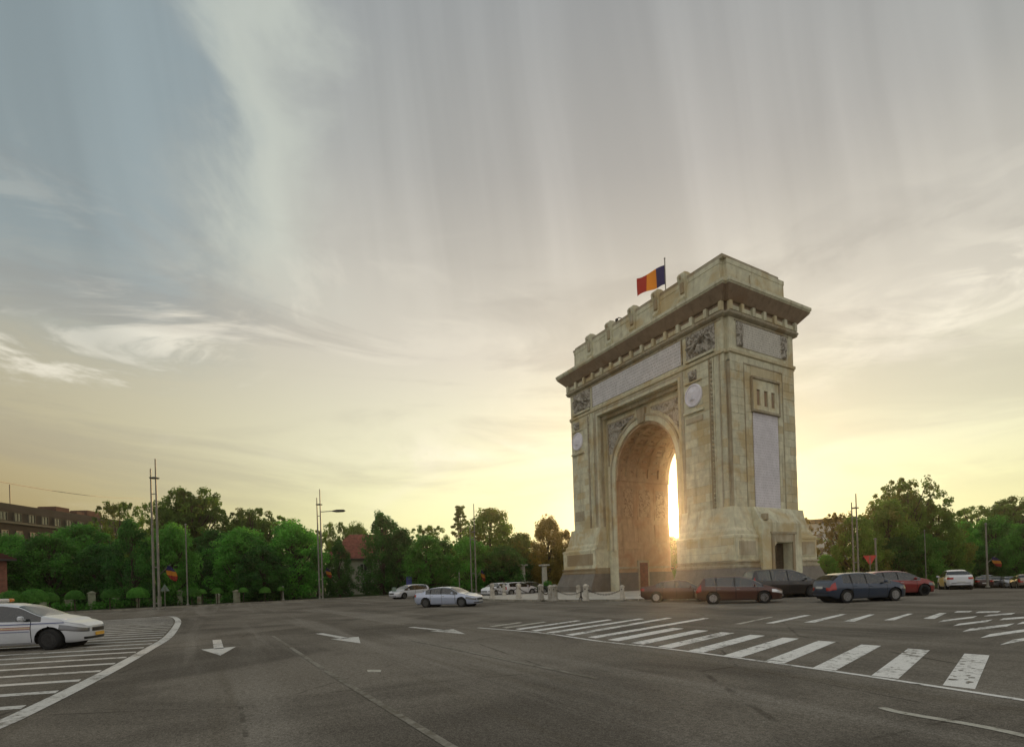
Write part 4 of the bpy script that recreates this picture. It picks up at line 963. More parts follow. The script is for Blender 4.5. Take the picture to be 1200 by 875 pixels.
for kind, n in (('round', 4), ('column', 2), ('open', 3), ('pine', 1)):
    for k in range(n):
        m, tips = crown_mesh(kind, 11*k+hash(kind) % 1 + len(kind)*13)
        me = bpy.data.meshes.new(kind+'_crown'); me.from_pydata(m.v, [], m.f); me.materials.append(LEAF_G)
        b = MB(); rng = random.Random(k)
        lean = (rng.uniform(-.03, .03), rng.uniform(-.03, .03))
        b.tube([(0, 0, 0), (lean[0]*.3, lean[1]*.3, .2), (lean[0], lean[1], .5), (0, 0, .85)], [.03, .024, .016, .004], 7)
        for (x, y, z, r) in tips[::3 if len(tips) < 200 else 8]:
            z0 = max(.14, z-.22-.2*rng.random()); b.tube([(lean[0]*z0, lean[1]*z0, z0), (x*.5, y*.5, (z0+z)/2-.02), (x*.95, y*.95, z)], [.012, .008, .003], 5)
        bmesh_ = bpy.data.meshes.new(kind+'_trunk'); bmesh_.from_pydata(b.v, [], b.f); bmesh_.materials.append(BARK)
        bmesh_.polygons.foreach_set('use_smooth', [True]*len(bmesh_.polygons))
        TREES.setdefault(kind, []).append((me, bmesh_))
MATVAR = {}
def tree(x, ytop, wpx, dist, kind, mt, label, base=0., grp='trees ringing the square', var=None):
    P = AT(x, dist, .1+base); h = ZAT(x, ytop, dist)-P.z; h /= .975
    wd = wpx/FPX*dist*math.cos(math.atan((x-PX)/FPX))
    me, tk = TREES[kind][(var if var is not None else random.randrange(99)) % len(TREES[kind])]
    key = (me.name, mt.name)
    if key not in MATVAR: mm = me.copy(); mm.materials.clear(); mm.materials.append(mt); MATVAR[key] = mm
    nm = {'round': 'broadleaf_tree', 'column': 'columnar_tree', 'open': 'open_crowned_tree', 'pine': 'pine_tree'}[kind]
    o = empty(nm, tuple(P), random.uniform(0, 6.28), label, 'tree', grp)
    c = bpy.data.objects.new('crown', MATVAR[key]); link(c, o); t = bpy.data.objects.new('trunk', tk); link(t, o)
    c.scale = (wd/1.02, wd/1.02, h); t.scale = (max(wd, h*.5),)*2+(h,); return o
TL = [
 # x, top y, width px, distance, kind, material, label
 (12, 628, 70, 84, 'round', LEAF_G, 'green tree rising behind the corner of the brick roofed house at far left'),
 (60, 627, 90, 77, 'round', LEAF_G, 'broad green tree left of the umbrella trees near the white car'),
 (94, 616, 96, 88, 'round', LEAF_G, 'tall rounded green tree below the long grey building'),
 (142, 589, 74, 104, 'open', LEAF_O, 'brownish olive tree top behind the tall green one at left'),
 (155, 611, 68, 72, 'column', LEAF_D, 'dense dark pointed tree just left of the twin mast'),
 (228, 574, 104, 96, 'open', LEAF_O, 'tallest olive tree with gaps in its crown right of the left mast'),
 (186, 590, 60, 100, 'open', LEAF_O, 'olive tree top directly behind the left twin mast'),
 (203, 614, 66, 73, 'round', LEAF_B, 'bright green young tree behind the hung flag'),
 (120, 640, 80, 76, 'round', LEAF_D, 'dark green low tree between the umbrella trees and the twin mast'),
 (298, 596, 84, 96, 'open', LEAF_O, 'rounded olive crown above the middle left trees'),
 (254, 622, 70, 84, 'round', LEAF_D, 'shaded dark green tree under the tallest olive tree'),
 (284, 619, 86, 78, 'round', LEAF_G, 'full green tree behind the widest fence pier'),
 (328, 606, 66, 97, 'open', LEAF_O, 'small olive crown left of the lamp arm mast'),
 (342, 612, 94, 79, 'round', LEAF_G, 'wide green tree left of the lamp arm mast'),
 (308, 640, 70, 75, 'round', LEAF_D, 'low dark tree behind the last umbrella trees'),
 (372, 622, 46, 92, 'open', LEAF_O, 'thin brownish tree behind the lamp arm mast'),
 (394, 612, 44, 112, 'open', LEAF_O, 'sparse brown olive tree over the house roof, left one'),
 (418, 614, 48, 116, 'round', LEAF_O, 'brown olive tree over the house roof, right one'),
 (398, 634, 40, 80, 'column', LEAF_D, 'dark narrow tree in front of the red roofed house'),
 (450, 601, 62, 86, 'column', LEAF_D, 'tall dark tree just right of the red roofed house'),
 (470, 620, 50, 84, 'round', LEAF_D, 'dark tree behind the blue board'),
 (503, 616, 66, 98, 'open', LEAF_O, 'brownish crown between the dark tree and the pine'),
 (500, 628, 70, 82, 'round', LEAF_G, 'green tree above the white and silver cars'),
 (541, 592, 50, 112, 'pine', LEAF_O, 'brown pine with layered branches behind the thin mast'),
 (222, 584, 84, 98, 'round', LEAF_O, 'rounded olive crown filling the tallest left hand tree'),
 (292, 606, 80, 99, 'round', LEAF_O, 'rounded olive crown behind the middle left green trees'),
 (520, 634, 60, 94, 'round', LEAF_D, 'dark green tree under the brown pine'),
 (590, 640, 70, 84, 'round', LEAF_D, 'dark low tree behind the cars parked by the bollards'),
 (628, 648, 60, 98, 'round', LEAF_D, 'dark low tree between the two gate columns'),
 (470, 646, 60, 96, 'round', LEAF_D, 'dark low tree behind the white people carrier'),
 (576, 597, 94, 90, 'round', LEAF_O, 'largest olive green tree behind the parked cars'),
 (550, 630, 60, 82, 'round', LEAF_G, 'green tree low beside the thin mast'),
 (612, 626, 52, 92, 'round', LEAF_O, 'dark olive tree behind the gate columns'),
 (643, 606, 48, 86, 'round', LEAF_Y, 'golden rimmed round tree just left of the arch'),
 (663, 622, 36, 90, 'round', LEAF_Y, 'golden tree half hidden by the left pier'),
 (700, 632, 60, 92, 'round', LEAF_O, 'tree behind the left pier of the arch'),
 (757, 640, 60, 96, 'round', LEAF_Y, 'low golden tree seen through the arch, left'),
 (787, 629, 60, 84, 'round', LEAF_D, 'dense dark tree seen through the arch right under the sun'),
 (806, 636, 60, 96, 'round', LEAF_Y, 'low golden tree seen through the arch, right'),
 (938, 606, 40, 96, 'open', LEAF_Y, 'sparse golden tree at the right edge of the arch'),
 (985, 601, 56, 80, 'open', LEAF_Y, 'golden tree behind the pale twin mast'),
 (968, 650, 30, 72, 'round', LEAF_G, 'low green bush like tree left of the pale twin mast'),
 (1005, 606, 70, 76, 'round', LEAF_O, 'olive tree directly behind the pale twin mast'),
 (1067, 561, 92, 90, 'open', LEAF_O, 'tallest tree on the right with feathery gapped top'),
 (1040, 588, 90, 84, 'round', LEAF_O, 'big dark olive tree left of the tallest right hand tree'),
 (1062, 576, 80, 94, 'round', LEAF_O, 'rounded olive crown filling the middle of the tallest right hand tree'),
 (1098, 592, 74, 92, 'round', LEAF_O, 'dark olive tree right of the tallest right hand tree'),
 (1086, 626, 52, 82, 'round', LEAF_B, 'small bright green tree behind the red hatchback'),
 (1052, 630, 60, 80, 'round', LEAF_D, 'dark green tree behind the red hatchback, left'),
 (1142, 594, 90, 100, 'open', LEAF_O, 'long olive crown behind the white and yellow saloon'),
 (1128, 612, 56, 84, 'round', LEAF_G, 'green tree just above the white and yellow saloon'),
 (1166, 606, 70, 86, 'round', LEAF_G, 'green tree behind the row of far parked cars'),
 (1180, 594, 80, 98, 'round', LEAF_O, 'rounded olive crown below the tall tree at the right edge'),
 (1194, 583, 90, 94, 'open', LEAF_O, 'tall olive tree at the right edge of the view'),
 (1200, 615, 60, 76, 'round', LEAF_G, 'green tree low at the right edge of the view'),
 (1152, 640, 60, 78, 'round', LEAF_D, 'low dark tree behind the dark saloon'),
 (-30, 606, 80, 90, 'round', LEAF_G, 'green tree outside the left edge'),
 (1245, 600, 80, 84, 'round', LEAF_G, 'green tree outside the right edge'),
]
for i, a in enumerate(TL):
    if a[0] > 1115: a = a[:3]+(a[3]*1.12+16,)+a[4:]
    tree(*a, var=i)
# understorey hedge in the shade along the park
def hedge(pts, h, dens, mt, label):
    rng = random.Random(5); c = Vector(pts[len(pts)//2]+(0,)); o = empty('hedge', (c.x, c.y, gz(c.x, c.y)+.1), 0, label, 'hedge'); m = MB()
    for i in range(len(pts)-1):
        a, b2 = Vector(pts[i]), Vector(pts[i+1]); n = int((b2-a).length*dens)
        for k in range(n):
            p = a.lerp(b2, rng.random()); q = Vector((p.x+rng.uniform(-.6, .6)-c.x, p.y+rng.uniform(-.6, .6)-c.y, gz(p.x, p.y)-gz(c.x, c.y)+rng.uniform(.2, h))); leaf_cloud(m, q, .55, 22, .16, .8, rng)
    m.build('foliage', mt, o, fix=False)
def arc_pts(xs, d0, d1):
    return [tuple(AT(x, d0+(d1-d0)*i/(len(xs)-1)))[:2] for i, x in enumerate(xs)]
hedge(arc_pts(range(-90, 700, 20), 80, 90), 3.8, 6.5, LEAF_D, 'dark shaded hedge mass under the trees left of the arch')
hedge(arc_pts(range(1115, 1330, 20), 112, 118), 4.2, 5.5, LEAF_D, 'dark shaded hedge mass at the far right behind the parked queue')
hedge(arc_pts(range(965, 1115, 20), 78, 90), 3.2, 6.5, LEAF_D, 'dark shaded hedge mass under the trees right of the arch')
def woodland(xs, dist, h, label):
    rng = random.Random(9); P = [Vector(tuple(AT(x, dist))[:2]) for x in xs]; m = MB()
    for a, b2 in zip(P, P[1:]):
        for k in range(int((b2-a).length*5)):
            p = a.lerp(b2, rng.random()); z = rng.uniform(.5, h*(.8+.25*noise.noise(Vector((p.x*.12, p.y*.12, 0))))); leaf_cloud(m, (p.x+rng.uniform(-4, 4), p.y+rng.uniform(-4, 4), z+gz(p.x, p.y)), 1.0, 20, .3, .75, rng)
    o = m.build('woodland', LEAF_D, None, fix=False); props(o, label=label, cat='trees', kind='stuff')
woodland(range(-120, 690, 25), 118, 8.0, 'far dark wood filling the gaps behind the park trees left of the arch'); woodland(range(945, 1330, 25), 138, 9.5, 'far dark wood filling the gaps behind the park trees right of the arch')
HQ = [push(p, 4.4) for p in KS]
hedge([HQ[i] for i in range(4, 36, 2)], .75, 4., LEAF_G, 'low clipped hedge along the left pavement under the umbrella trees')
# topiary
def dome_mesh(seed):
    rng = random.Random(seed); m = MB()
    for _ in range(2600):
        th = rng.uniform(0, 6.283); ph = math.acos(rng.uniform(-.12, 1)); r = rng.uniform(.90, 1.04)+.04*math.sin(th*4+seed)
        q = Vector((r*math.sin(ph)*math.cos(th), r*math.sin(ph)*math.sin(th), r*math.cos(ph)*.82)); d = q.normalized()
        nn = (d+Vector((rng.uniform(-.6, .6), rng.uniform(-.6, .6), rng.uniform(-.3, .6)))).normalized(); a = nn.orthogonal().normalized(); a.rotate(Matrix.Rotation(rng.uniform(0, 6.28), 3, nn)); b = nn.cross(a); k = rng.uniform(.04, .085)
        i = len(m.v); m.v += [tuple(q-a*k), tuple(q-b*k*.6), tuple(q+a*k), tuple(q+b*k*.6)]; m.f.append((i, i+1, i+2, i+3)); m.m.append(0)
    m.lathe([(.86, -.08), (.8, .1), (.72, .35), (.45, .6), (.1, .72)], (0, 0, 0), 14); return m
DM = []
for k in range(3):
    m = dome_mesh(k); me = bpy.data.meshes.new('topiary_crown'); me.from_pydata(m.v, [], m.f); me.materials.append(LEAF_B); DM.append(me)
TP = [(12, 692, 30, 'umbrella clipped tree partly above the white car roof'), (39, 690, 34, 'umbrella clipped tree above the white car windscreen'), (57, 694, 22, 'small umbrella clipped tree over the short fence pier'), (87, 691.5, 23, 'brownish umbrella clipped tree above the white car bonnet'), (128, 690.5, 21, 'umbrella clipped tree between two fence piers right of the bonnet'), (161, 688, 26, 'widest umbrella clipped tree left of the twin mast'),
      (224, 688.5, 22, 'umbrella clipped tree right of the slim tall fence pier'), (236, 690, 12, 'small clipped dome touching its neighbour right of the flag'), (254, 688.5, 14, 'small umbrella clipped tree on a fence pier'), (284.5, 688, 12, 'small umbrella clipped tree at the widest pier'), (310, 687.5, 15, 'umbrella clipped tree on a bare stem near the middle'), (328.5, 687, 10, 'last and smallest umbrella clipped tree in the row')]
for i, (x, yt, w_, l) in enumerate(TP):
    D = 63+ (x/330.)*9; P = AT(x, D, .12); zt = ZAT(x, yt, D)-P.z; r = w_/FPX*D/2*.9*math.cos(math.atan((x-PX)/FPX))
    o = empty('topiary_tree', tuple(P), random.uniform(0, 6), l, 'tree', 'umbrella clipped trees on the far left pavement')
    c = bpy.data.objects.new('crown', DM[i % 3]); link(c, o); c.scale = (r*.92, r*.92, min(r*1.1, zt*.6)); c.location = (0, 0, zt-min(r*1.1, zt*.6)*.82)
    m = MB(); m.tube([(0, 0, 0), (.03, 0, zt*.4), (0, .02, zt*.8)], .05, 6); m.build('trunk', BARK, o)
for x, yt, D, l in ((568, 690, 66, 'small green shrub between the silver saloon and parked cars'), (626, 682, 72, 'dark pointed shrub between the gate columns'), (641, 680, 64, 'potted spreading shrub beside the right gate column'), (611, 688, 70, 'small green shrub at the foot of the left gate column')):
    P = AT(x, D, .0); zt = ZAT(x, yt, D)-P.z; o = empty('potted_shrub', tuple(P), 0, l, 'shrub'); m = MB(); leaf_cloud(m, (0, 0, zt*.68), zt*.38, 420, .11, .9); m.build('foliage', LEAF_G, o, fix=False)
    m = MB(); m.lathe([(.22, 0), (.34, .45), (.38, .5), (.3, .5)], (0, 0, 0), 12); m.tube([(0, 0, .4), (0, 0, zt*.6)], .04, 6); m.build('pot', BOLL, o)

# ------------------------------------------------------------------ CARS
TYRE = mat('tyre_rubber', (.012, .012, .012), .85); RIM = mat('alloy', (.42, .42, .42), .35, metal=.7); RIMD = mat('dark_alloy', (.10, .10, .10), .4, metal=.6)
TRIM = mat('black_trim', (.012, .012, .012), .6); SEAM = mat('panel_gap', (.004, .004, .004), .9); CHROME = mat('chrome', (.6, .6, .6), .2, metal=1.)
REDL = mat('red_lamp', (.35, .012, .01), .2, coat=.6); LAMPG = mat('headlamp_glass', (.13, .135, .15), .12, metal=.3, coat=1.); LAMPB = mat('bright_headlamp', (.75, .76, .78), .15, metal=.3, coat=1.); PLATE = mat('number_plate', (.6, .6, .58), .5); PLATEY = mat('front_plate_amber_glint', (.75, .42, .05), .5)  # amber plate: its yellow lit reflection is put into the colour
SEAT = mat('car_seat', (.03, .028, .026), .9); UND = mat('underbody', (.01, .01, .01), .95)
def glass_fn(t, b):
    tr = t.new('ShaderNodeBsdfTransparent'); tr.inputs[0].default_value = (.30, .34, .32, 1)
    gl = t.new('ShaderNodeBsdfGlossy'); gl.inputs['Roughness'].default_value = .03; gl.inputs[0].default_value = (1, 1, 1, 1)
    fr = t.new('ShaderNodeFresnel'); fr.inputs[0].default_value = 1.68
    mx = t.new('ShaderNodeMixShader'); t.put(t.math('ADD', fr.outputs[0], .03, clamp=True), mx.inputs[0]); t.l.new(tr.outputs[0], mx.inputs[1]); t.l.new(gl.outputs[0], mx.inputs[2]); t.l.new(mx.outputs[0], t.n['Material Output'].inputs[0])
GLASS = mat('car_glass', (.02, .02, .02), .05, fn=glass_fn)
def paint(name, col, metal=.25, rough=.38):
    def fn(t, b):
        p = t.new('ShaderNodeTexCoord').outputs['Object']; n = t.noise(p, 2.2, 4, .6)
        sx = t.new('ShaderNodeSeparateXYZ'); t.put(p, sx.inputs[0])
        dirt = t.math('MULTIPLY', t.ss(t.math('ADD', sx.outputs[2], t.math('MULTIPLY', n, .3)), .75, .30), .5)   # road film low on the sills
        c = t.mix(dirt, col, tuple(.5*x+.5*y for x, y in zip(col, (.11, .10, .085)))); t.put(c, b.inputs['Base Color'])
        t.put(t.math('ADD', t.math('MULTIPLY', dirt, .4), rough), b.inputs['Roughness'])
    return mat(name, col, rough, metal=metal, coat=.7, fn=fn)
def interp(pts, x):
    if x <= pts[0][0]: return pts[0][1]
    for (a, ya), (b, yb) in zip(pts, pts[1:]):
        if x <= b:
            t = (x-a)/(b-a); t2 = t*t*(3-2*t)*.35+t*.65; return ya+(yb-ya)*t2
    return pts[-1][1]
SPECS = {
 # x runs from the tail (0) to the nose (L): top profile, belt line, side window span, pillars
 'sedan': dict(L=4.85, W=.92, top=[(0, .98), (.08, 1.05), (.55, 1.09), (.72, 1.10), (1.35, 1.38), (1.9, 1.45), (2.5, 1.455), (2.95, 1.39), (3.72, 1.01), (4.2, .93), (4.6, .80), (4.78, .66), (4.85, .55)], belt=[(0, .93), (.7, .95), (2.5, .92), (3.7, .88), (4.4, .80), (4.85, .5)], bot=[(0, .38), (.3, .24), (.9, .2), (4.0, .2), (4.6, .2), (4.85, .28)], cow=3.72, ws=2.95, rw=1.32, rb=.72, pil=(1.02, 1.42, 2.28, 3.42), ax=(1.02, 3.92), R=.335, doors=(1.42, 2.34, 3.42)),
 'saloon_small': dict(L=4.25, W=.87, top=[(0, .96), (.06, 1.06), (.45, 1.12), (.62, 1.13), (1.1, 1.42), (1.6, 1.525), (2.1, 1.53), (2.5, 1.48), (3.2, 1.08), (3.7, .99), (4.05, .86), (4.2, .66), (4.25, .55)], belt=[(0, .94), (.7, .97), (2.5, .94), (3.2, .92), (3.9, .82), (4.25, .5)], bot=[(0, .36), (.3, .25), (.9, .22), (3.6, .22), (4.0, .22), (4.25, .3)], cow=3.2, ws=2.5, rw=1.1, rb=.62, pil=(.85, 1.2, 1.98, 2.95), ax=(.82, 3.45), R=.30, doors=(1.2, 2.04, 2.95)),
 'hatch': dict(L=4.3, W=.89, top=[(0, .80), (.06, 1.02), (.12, 1.12), (.5, 1.40), (.95, 1.475), (1.7, 1.50), (2.2, 1.475), (2.6, 1.40), (3.3, 1.04), (3.75, .94), (4.1, .80), (4.25, .62), (4.3, .52)], belt=[(0, .80), (.4, 1.0), (1.0, .96), (2.5, .91), (3.3, .88), (3.9, .80), (4.3, .5)], bot=[(0, .36), (.3, .24), (.8, .2), (3.6, .2), (4.05, .2), (4.3, .28)], cow=3.3, ws=2.6, rw=.5, rb=.13, pil=(.62, 1.1, 1.92, 3.0), ax=(.80, 3.47), R=.325, doors=(1.1, 1.98, 3.0)),
 'mpv': dict(L=4.77, W=.93, top=[(0, .85), (.05, 1.05), (.10, 1.14), (.42, 1.54), (.8, 1.60), (1.8, 1.625), (2.45, 1.60), (2.95, 1.48), (3.85, 1.06), (4.25, .95), (4.6, .78), (4.73, .62), (4.77, .52)], belt=[(0, .85), (.3, 1.06), (1.0, 1.03), (2.8, .97), (3.85, .93), (4.4, .80), (4.77, .5)], bot=[(0, .36), (.3, .25), (.8, .22), (4.0, .22), (4.5, .22), (4.77, .3)], cow=3.85, ws=2.95, rw=.42, rb=.11, pil=(.5, 1.12, 2.15, 3.45), ax=(.92, 3.77), R=.345, doors=(1.12, 2.2, 3.4)),
 'van': dict(L=4.9, W=.96, top=[(0, .9), (.05, 1.1), (.08, 1.2), (.32, 1.74), (.7, 1.80), (2.0, 1.82), (2.8, 1.77), (3.25, 1.62), (4.05, 1.14), (4.4, 1.02), (4.72, .84), (4.86, .64), (4.9, .54)], belt=[(0, .9), (.3, 1.14), (1.0, 1.10), (3.0, 1.06), (4.05, 1.0), (4.5, .86), (4.9, .5)], bot=[(0, .36), (.3, .27), (.8, .24), (4.1, .24), (4.6, .24), (4.9, .32)], cow=4.05, ws=3.25, rw=.32, rb=.09, pil=(.45, 1.3, 2.4, 3.7), ax=(.95, 3.9), R=.35, doors=(1.3, 2.42, 3.6)),
}
for k_, h1 in (('sedan', .84), ('saloon_small', .88), ('hatch', .86), ('mpv', .92), ('van', .98)):
    S_ = SPECS[k_]; L_ = S_['L']
    S_['top'] = [p for p in S_['top'] if p[0] < L_-.5]+[(L_-.45, h1), (L_-.12, h1-.08), (L_, h1-.17)]
    S_['belt'] = [p for p in S_['belt'] if p[0] < L_-.5]+[(L_-.42, h1-.06), (L_, h1-.20)]
    S_['bot'] = S_['bot'][:-1]+[(L_, .23)]
def make_car(kind, pm, label, cat='car', group='cars on the roundabout', rim=RIM, front_plate=PLATE, chrome=False, brand_mark=False, body_name='car'):
    S = SPECS[kind]; L, W = S['L'], S['W']; root = empty(body_name, (0, 0, 0), 0, label, cat, group)
    top = lambda x: interp(S['top'], x); bel = lambda x: min(interp(S['belt'], x), top(x)-.03); bot = lambda x: interp(S['bot'], x)
    def halfw(x):
        e = .55; w_ = W
        if x > L-e: t = (x-L+e)/e; w_ *= (1-.36*t**2.6)
        if x < .45: t = (.45-x)/.45; w_ *= (1-.20*t**2.6)
        return w_
    xs = set(round(L*i/74, 3) for i in range(75))
    gap = .022
    for d in S['doors']: xs |= {d, d+gap}
    for p in S['pil'][1:3]: xs |= {p-.045, p+.045}
    xs |= {S['cow'], S['ws'], S['rw'], S['rb'], S['pil'][0], S['pil'][3]}
    xs = sorted(xs); x2 = [xs[0]]
    for x in xs[1:]:
        if x-x2[-1] > .014: x2.append(x)
    xs = x2
    NL, NG, NR = 11, 4, 6
    def section(x):
        w_ = halfw(x); zb, zl, zt = bot(x), bel(x), top(x); P = []
        for i in range(NL+1):
            t = i/NL; z = zb+(zl-zb)*t
            bul = 1-.09*(1-t)**2.2-.05*max(0, t-.72)/.28
            if i == 0: bul -= .05
            P.append((w_*bul, z))
        wb = P[-1][0]; hgt = zt-zl; gh = max(0, min(1, (hgt-.05)/.45))
        wt = wb*(1-.02)-(.20*gh*min(1, hgt/.5)); zr = zl+hgt*(.86 if gh > 0 else .5)
        for i in range(1, NG+1):
            t = i/NG; P.append((wb-.02+(wt-wb+.02)*t+.02*math.sin(math.pi*t)*gh, zl+.012+(zr-zl-.012)*t))
        for i in range(1, NR+1):
            a = math.pi/2*i/NR; P.append((wt*math.cos(a)**.62 if i < NR else 0, zr+(zt-zr)*math.sin(a)**.8))
        return P
    sec = [section(x) for x in xs]; K = len(sec[0]); NV = {}
    verts = []; 
    def vid(i, k, s):
        y, z = sec[i][k]
        if k == K-1: s = 1
        key = (i, k, s)
        if key not in NV: NV[key] = len(verts); verts.append([xs[i], s*y, z])
        return NV[key]
    faces = []                                     # (verts, category)
    pil = S['pil']
    for i in range(len(xs)-1):
        xm = (xs[i]+xs[i+1])/2; hg = top(xm)-bel(xm)
        for k in range(K-1):
            zm = (sec[i][k][1]+sec[i][k+1][1]+sec[i+1][k][1]+sec[i+1][k+1][1])/4
            c = 'body'
            if k < NL:
                for ax in S['ax']:
                    if (xm-ax)**2+(zm-S['R'])**2 < (S['R']+.065)**2: c = 'arch'
                if c == 'body':
                    if any(0 < xm-d < gap for d in S['doors']) and k >= 1: c = 'seam'
                    elif S['doors'][0]+gap < xm < S['doors'][1] and k >= 1: c = 'door_r'
                    elif S['doors'][1]+gap < xm < S['doors'][2] and k >= 1: c = 'door_f'
                    elif k == 0: c = 'sill'
            elif k < NL+NG:
                if pil[0] < xm < S['cow'] and hg > .17:
                    if k == NL+NG-1 and False: c = 'body'
                    else: c = 'pillar' if any(abs(xm-p) < .045 for p in pil[1:3]) else 'sg_q' if xm < pil[1] else 'sg_r' if xm < pil[2] else 'sg_f' if xm < pil[3]+.25 else 'trimtri'
            else:
                if S['ws']+.03 < xm < S['cow']-.04 and hg > .05: c = 'windscreen'
                elif S['rb']+.03 < xm < S['rw']-.03: c = 'rear_window'
                if c != 'body' and k == NL+NG: c = 'body'
            for s in (1, -1):
                q = [vid(i, k, s), vid(i+1, k, s), vid(i+1, k+1, s), vid(i, k+1, s)]
                q = [a for n_, a in enumerate(q) if a not in q[:n_]]
                if len(q) < 3: continue
                faces.append((q if s < 0 else q[::-1], c+('' if c in ('body', 'arch', 'seam', 'sill', 'windscreen', 'rear_window', 'pillar', 'trimtri') else ('_L' if s > 0 else '_R')), k))
    # end caps with a slight bulge
    NC = 12
    for (i, sx) in ((0, -1), (len(xs)-1, 1)):
        rows = []
        for k in range(K):
            y, z = sec[i][k]; r = []
            for c in range(NC+1):
                yy = y*(1-2*c/NC)
                if c == 0: r.append(vid(i, k, 1))
                elif c == NC: r.append(vid(i, k, -1))
                elif k == K-1: r.append(vid(i, k, 1))
                else: verts.append([xs[i]+sx*.10*(1-(1-2*c/NC)**2), yy, z]); r.append(len(verts)-1)
            rows.append(r)
        for k in range(K-1):
            for c in range(NC):
                q = [rows[k][c], rows[k][c+1], rows[k+1][c+1], rows[k+1][c]]; q = [a for n_, a in enumerate(q) if a not in q[:n_]]
                if len(q) < 3: continue
                zm = sum(verts[a][2] for a in q)/len(q); ym = abs(sum(verts[a][1] for a in q)/len(q)); c_ = 'body'
                faces.append((q if sx > 0 else q[::-1], c_, k))
    # snap wheel-arch edges to a circle
    for v_ in verts:
        for ax in S['ax']:
            dx, dz = v_[0]-ax, v_[2]-S['R']; d = math.hypot(dx, dz); RA = S['R']+.065
            if abs(v_[1]) > .5 and d < RA+.03 and dz > -.22 and d > RA-.05: v_[0] = ax+dx/d*RA; v_[2] = S['R']+dz/d*RA
    groups = {}
    # lamps and grille picked from the skin by place
    HX = L-.62; hz0 = bel(L-.35)-.20; 
    for q, c, kk in faces:
        cx = sum(verts[a][0] for a in q)/len(q); cy = sum(verts[a][1] for a in q)/len(q); cz = sum(verts[a][2] for a in q)/len(q)
        if c == 'body':
            hb = kind in ('hatch', 'mpv', 'van')
            if cx > L-.60 and abs(cy) > .50 and NL-4 <= kk <= NL-2: c = 'headlight_L' if cy > 0 else 'headlight_R'
            elif cx > L-.02 and abs(cy) < .38 and NL-4 <= kk <= NL-2: c = 'grille'
            elif cx > L-.25 and abs(cy) < .62 and 1 <= kk <= 2 and cx > L-.04: c = 'intake'
            elif cx < .24 and abs(cy) > .46 and ((NL-4 <= kk <= NL+1) if hb else (NL-3 <= kk <= NL-1)): c = 'tail_L' if cy > 0 else 'tail_R'
        groups.setdefault(c, []).append(q)
    def sub(cs, name, m, parent=root, push_=0., sm=True, solid=0):
        fs = [f_ for c in cs for f_ in groups.get(c, [])]
        if not fs: return None
        used = sorted({a for f_ in fs for a in f_}); mp = {a: n_ for n_, a in enumerate(used)}
        mb = MB(); mb.v = [tuple(verts[a]) for a in used]; mb.f = [tuple(mp[a] for a in f_) for f_ in fs]; mb.m = [0]*len(fs)
        if push_:
            me = bpy.data.meshes.new('x'); me.from_pydata(mb.v, [], mb.f); me.update()
            mb.v = [tuple(v_.co+Vector((v_.normal.x, v_.normal.y, v_.normal.z))*push_*(1 if (v_.normal.dot(v_.co-Vector((L/2, 0, .7))) > 0) else -1)) for v_ in me.vertices]; bpy.data.meshes.remove(me)
        o = mb.build(name, m, parent, smooth=sm, auto=38, fix=True); return o
    body = sub(('body', 'sill', 'seam'), 'body', pm); body.data.materials.append(SEAM); nb_ = len(groups.get('body', []))+len(groups.get('sill', []))
    for i_, p_ in enumerate(body.data.polygons):
        if i_ >= nb_: p_.material_index = 1
    sub(('pillar', 'trimtri'), 'pillar_trim', TRIM); sub(('intake',), 'lower_intake', TRIM); gr = sub(('grille',), 'grille', TRIM, push_=.006)
    for s in 'LR':
        for c in ('door_r', 'door_f'):
            d = sub((c+'_'+s,), 'door', pm)
            if d:
                xh = (S['doors'][0 if c == 'door_r' else 1])+.14; zh = bel(xh)-.13; y = (W*.965)*(1 if s == 'L' else -1); m = MB(); m.bbox(xh-.09, xh+.09, y-.03, y+.03, zh-.018, zh+.018, .01); m.build('handle', CHROME if chrome else pm, d)
        for c in ('sg_q', 'sg_r', 'sg_f'): sub((c+'_'+s,), 'side_window', GLASS)
        sub(('headlight_'+s,), 'headlight', LAMPB if kind == 'mpv' else LAMPG, push_=.006); sub(('tail_'+s,), 'tail_light', REDL, push_=.008)
    sub(('windscreen',), 'windscreen', GLASS); sub(('rear_window',), 'rear_window', GLASS)
    if chrome:
        for s in (1, -1):
            m = MB(); pts = [(x, s*(W*.95-.004)*halfw(x)/W, bel(x)+.012) for x in [pil[0]+(S['cow']-.1-pil[0])*k/14 for k in range(15)]]; m.tube(pts, .013, 6); m.build('chrome_strip', CHROME, root)
            pts = []
            for k in range(19):
                x = pil[0]+(S['cow']-.25-pil[0])*k/18; P = section(x)[NL+NG]; pts.append((x, s*(P[0]+.006), P[1]))
            m = MB(); m.tube(pts, .013, 6); m.build('roof_strip', CHROME, root)
    # underside, interior
    m = MB(); m.box(.25, L-.35, -W*.8, W*.8, .20, .36); m.build('underbody', UND, root)
    for ax in S['ax']:
        m = MB(); m.lathe([(S['R']+.06, -W+.27), (S['R']+.06, W-.27)], (ax, 0, S['R']), 20, axis='y'); m.build('wheel_well', UND, root)
    m = MB(); m.box(1.0, S['cow']-.2, -W*.78, W*.78, .36, .42); m.box(S['cow']-.5, S['cow']-.1, -W*.75, W*.75, .5, bel(S['cow']-.3)-.02); m.build('cabin_floor', SEAT, root)
    xf = S['doors'][1]+.28; xr = S['doors'][0]+.05
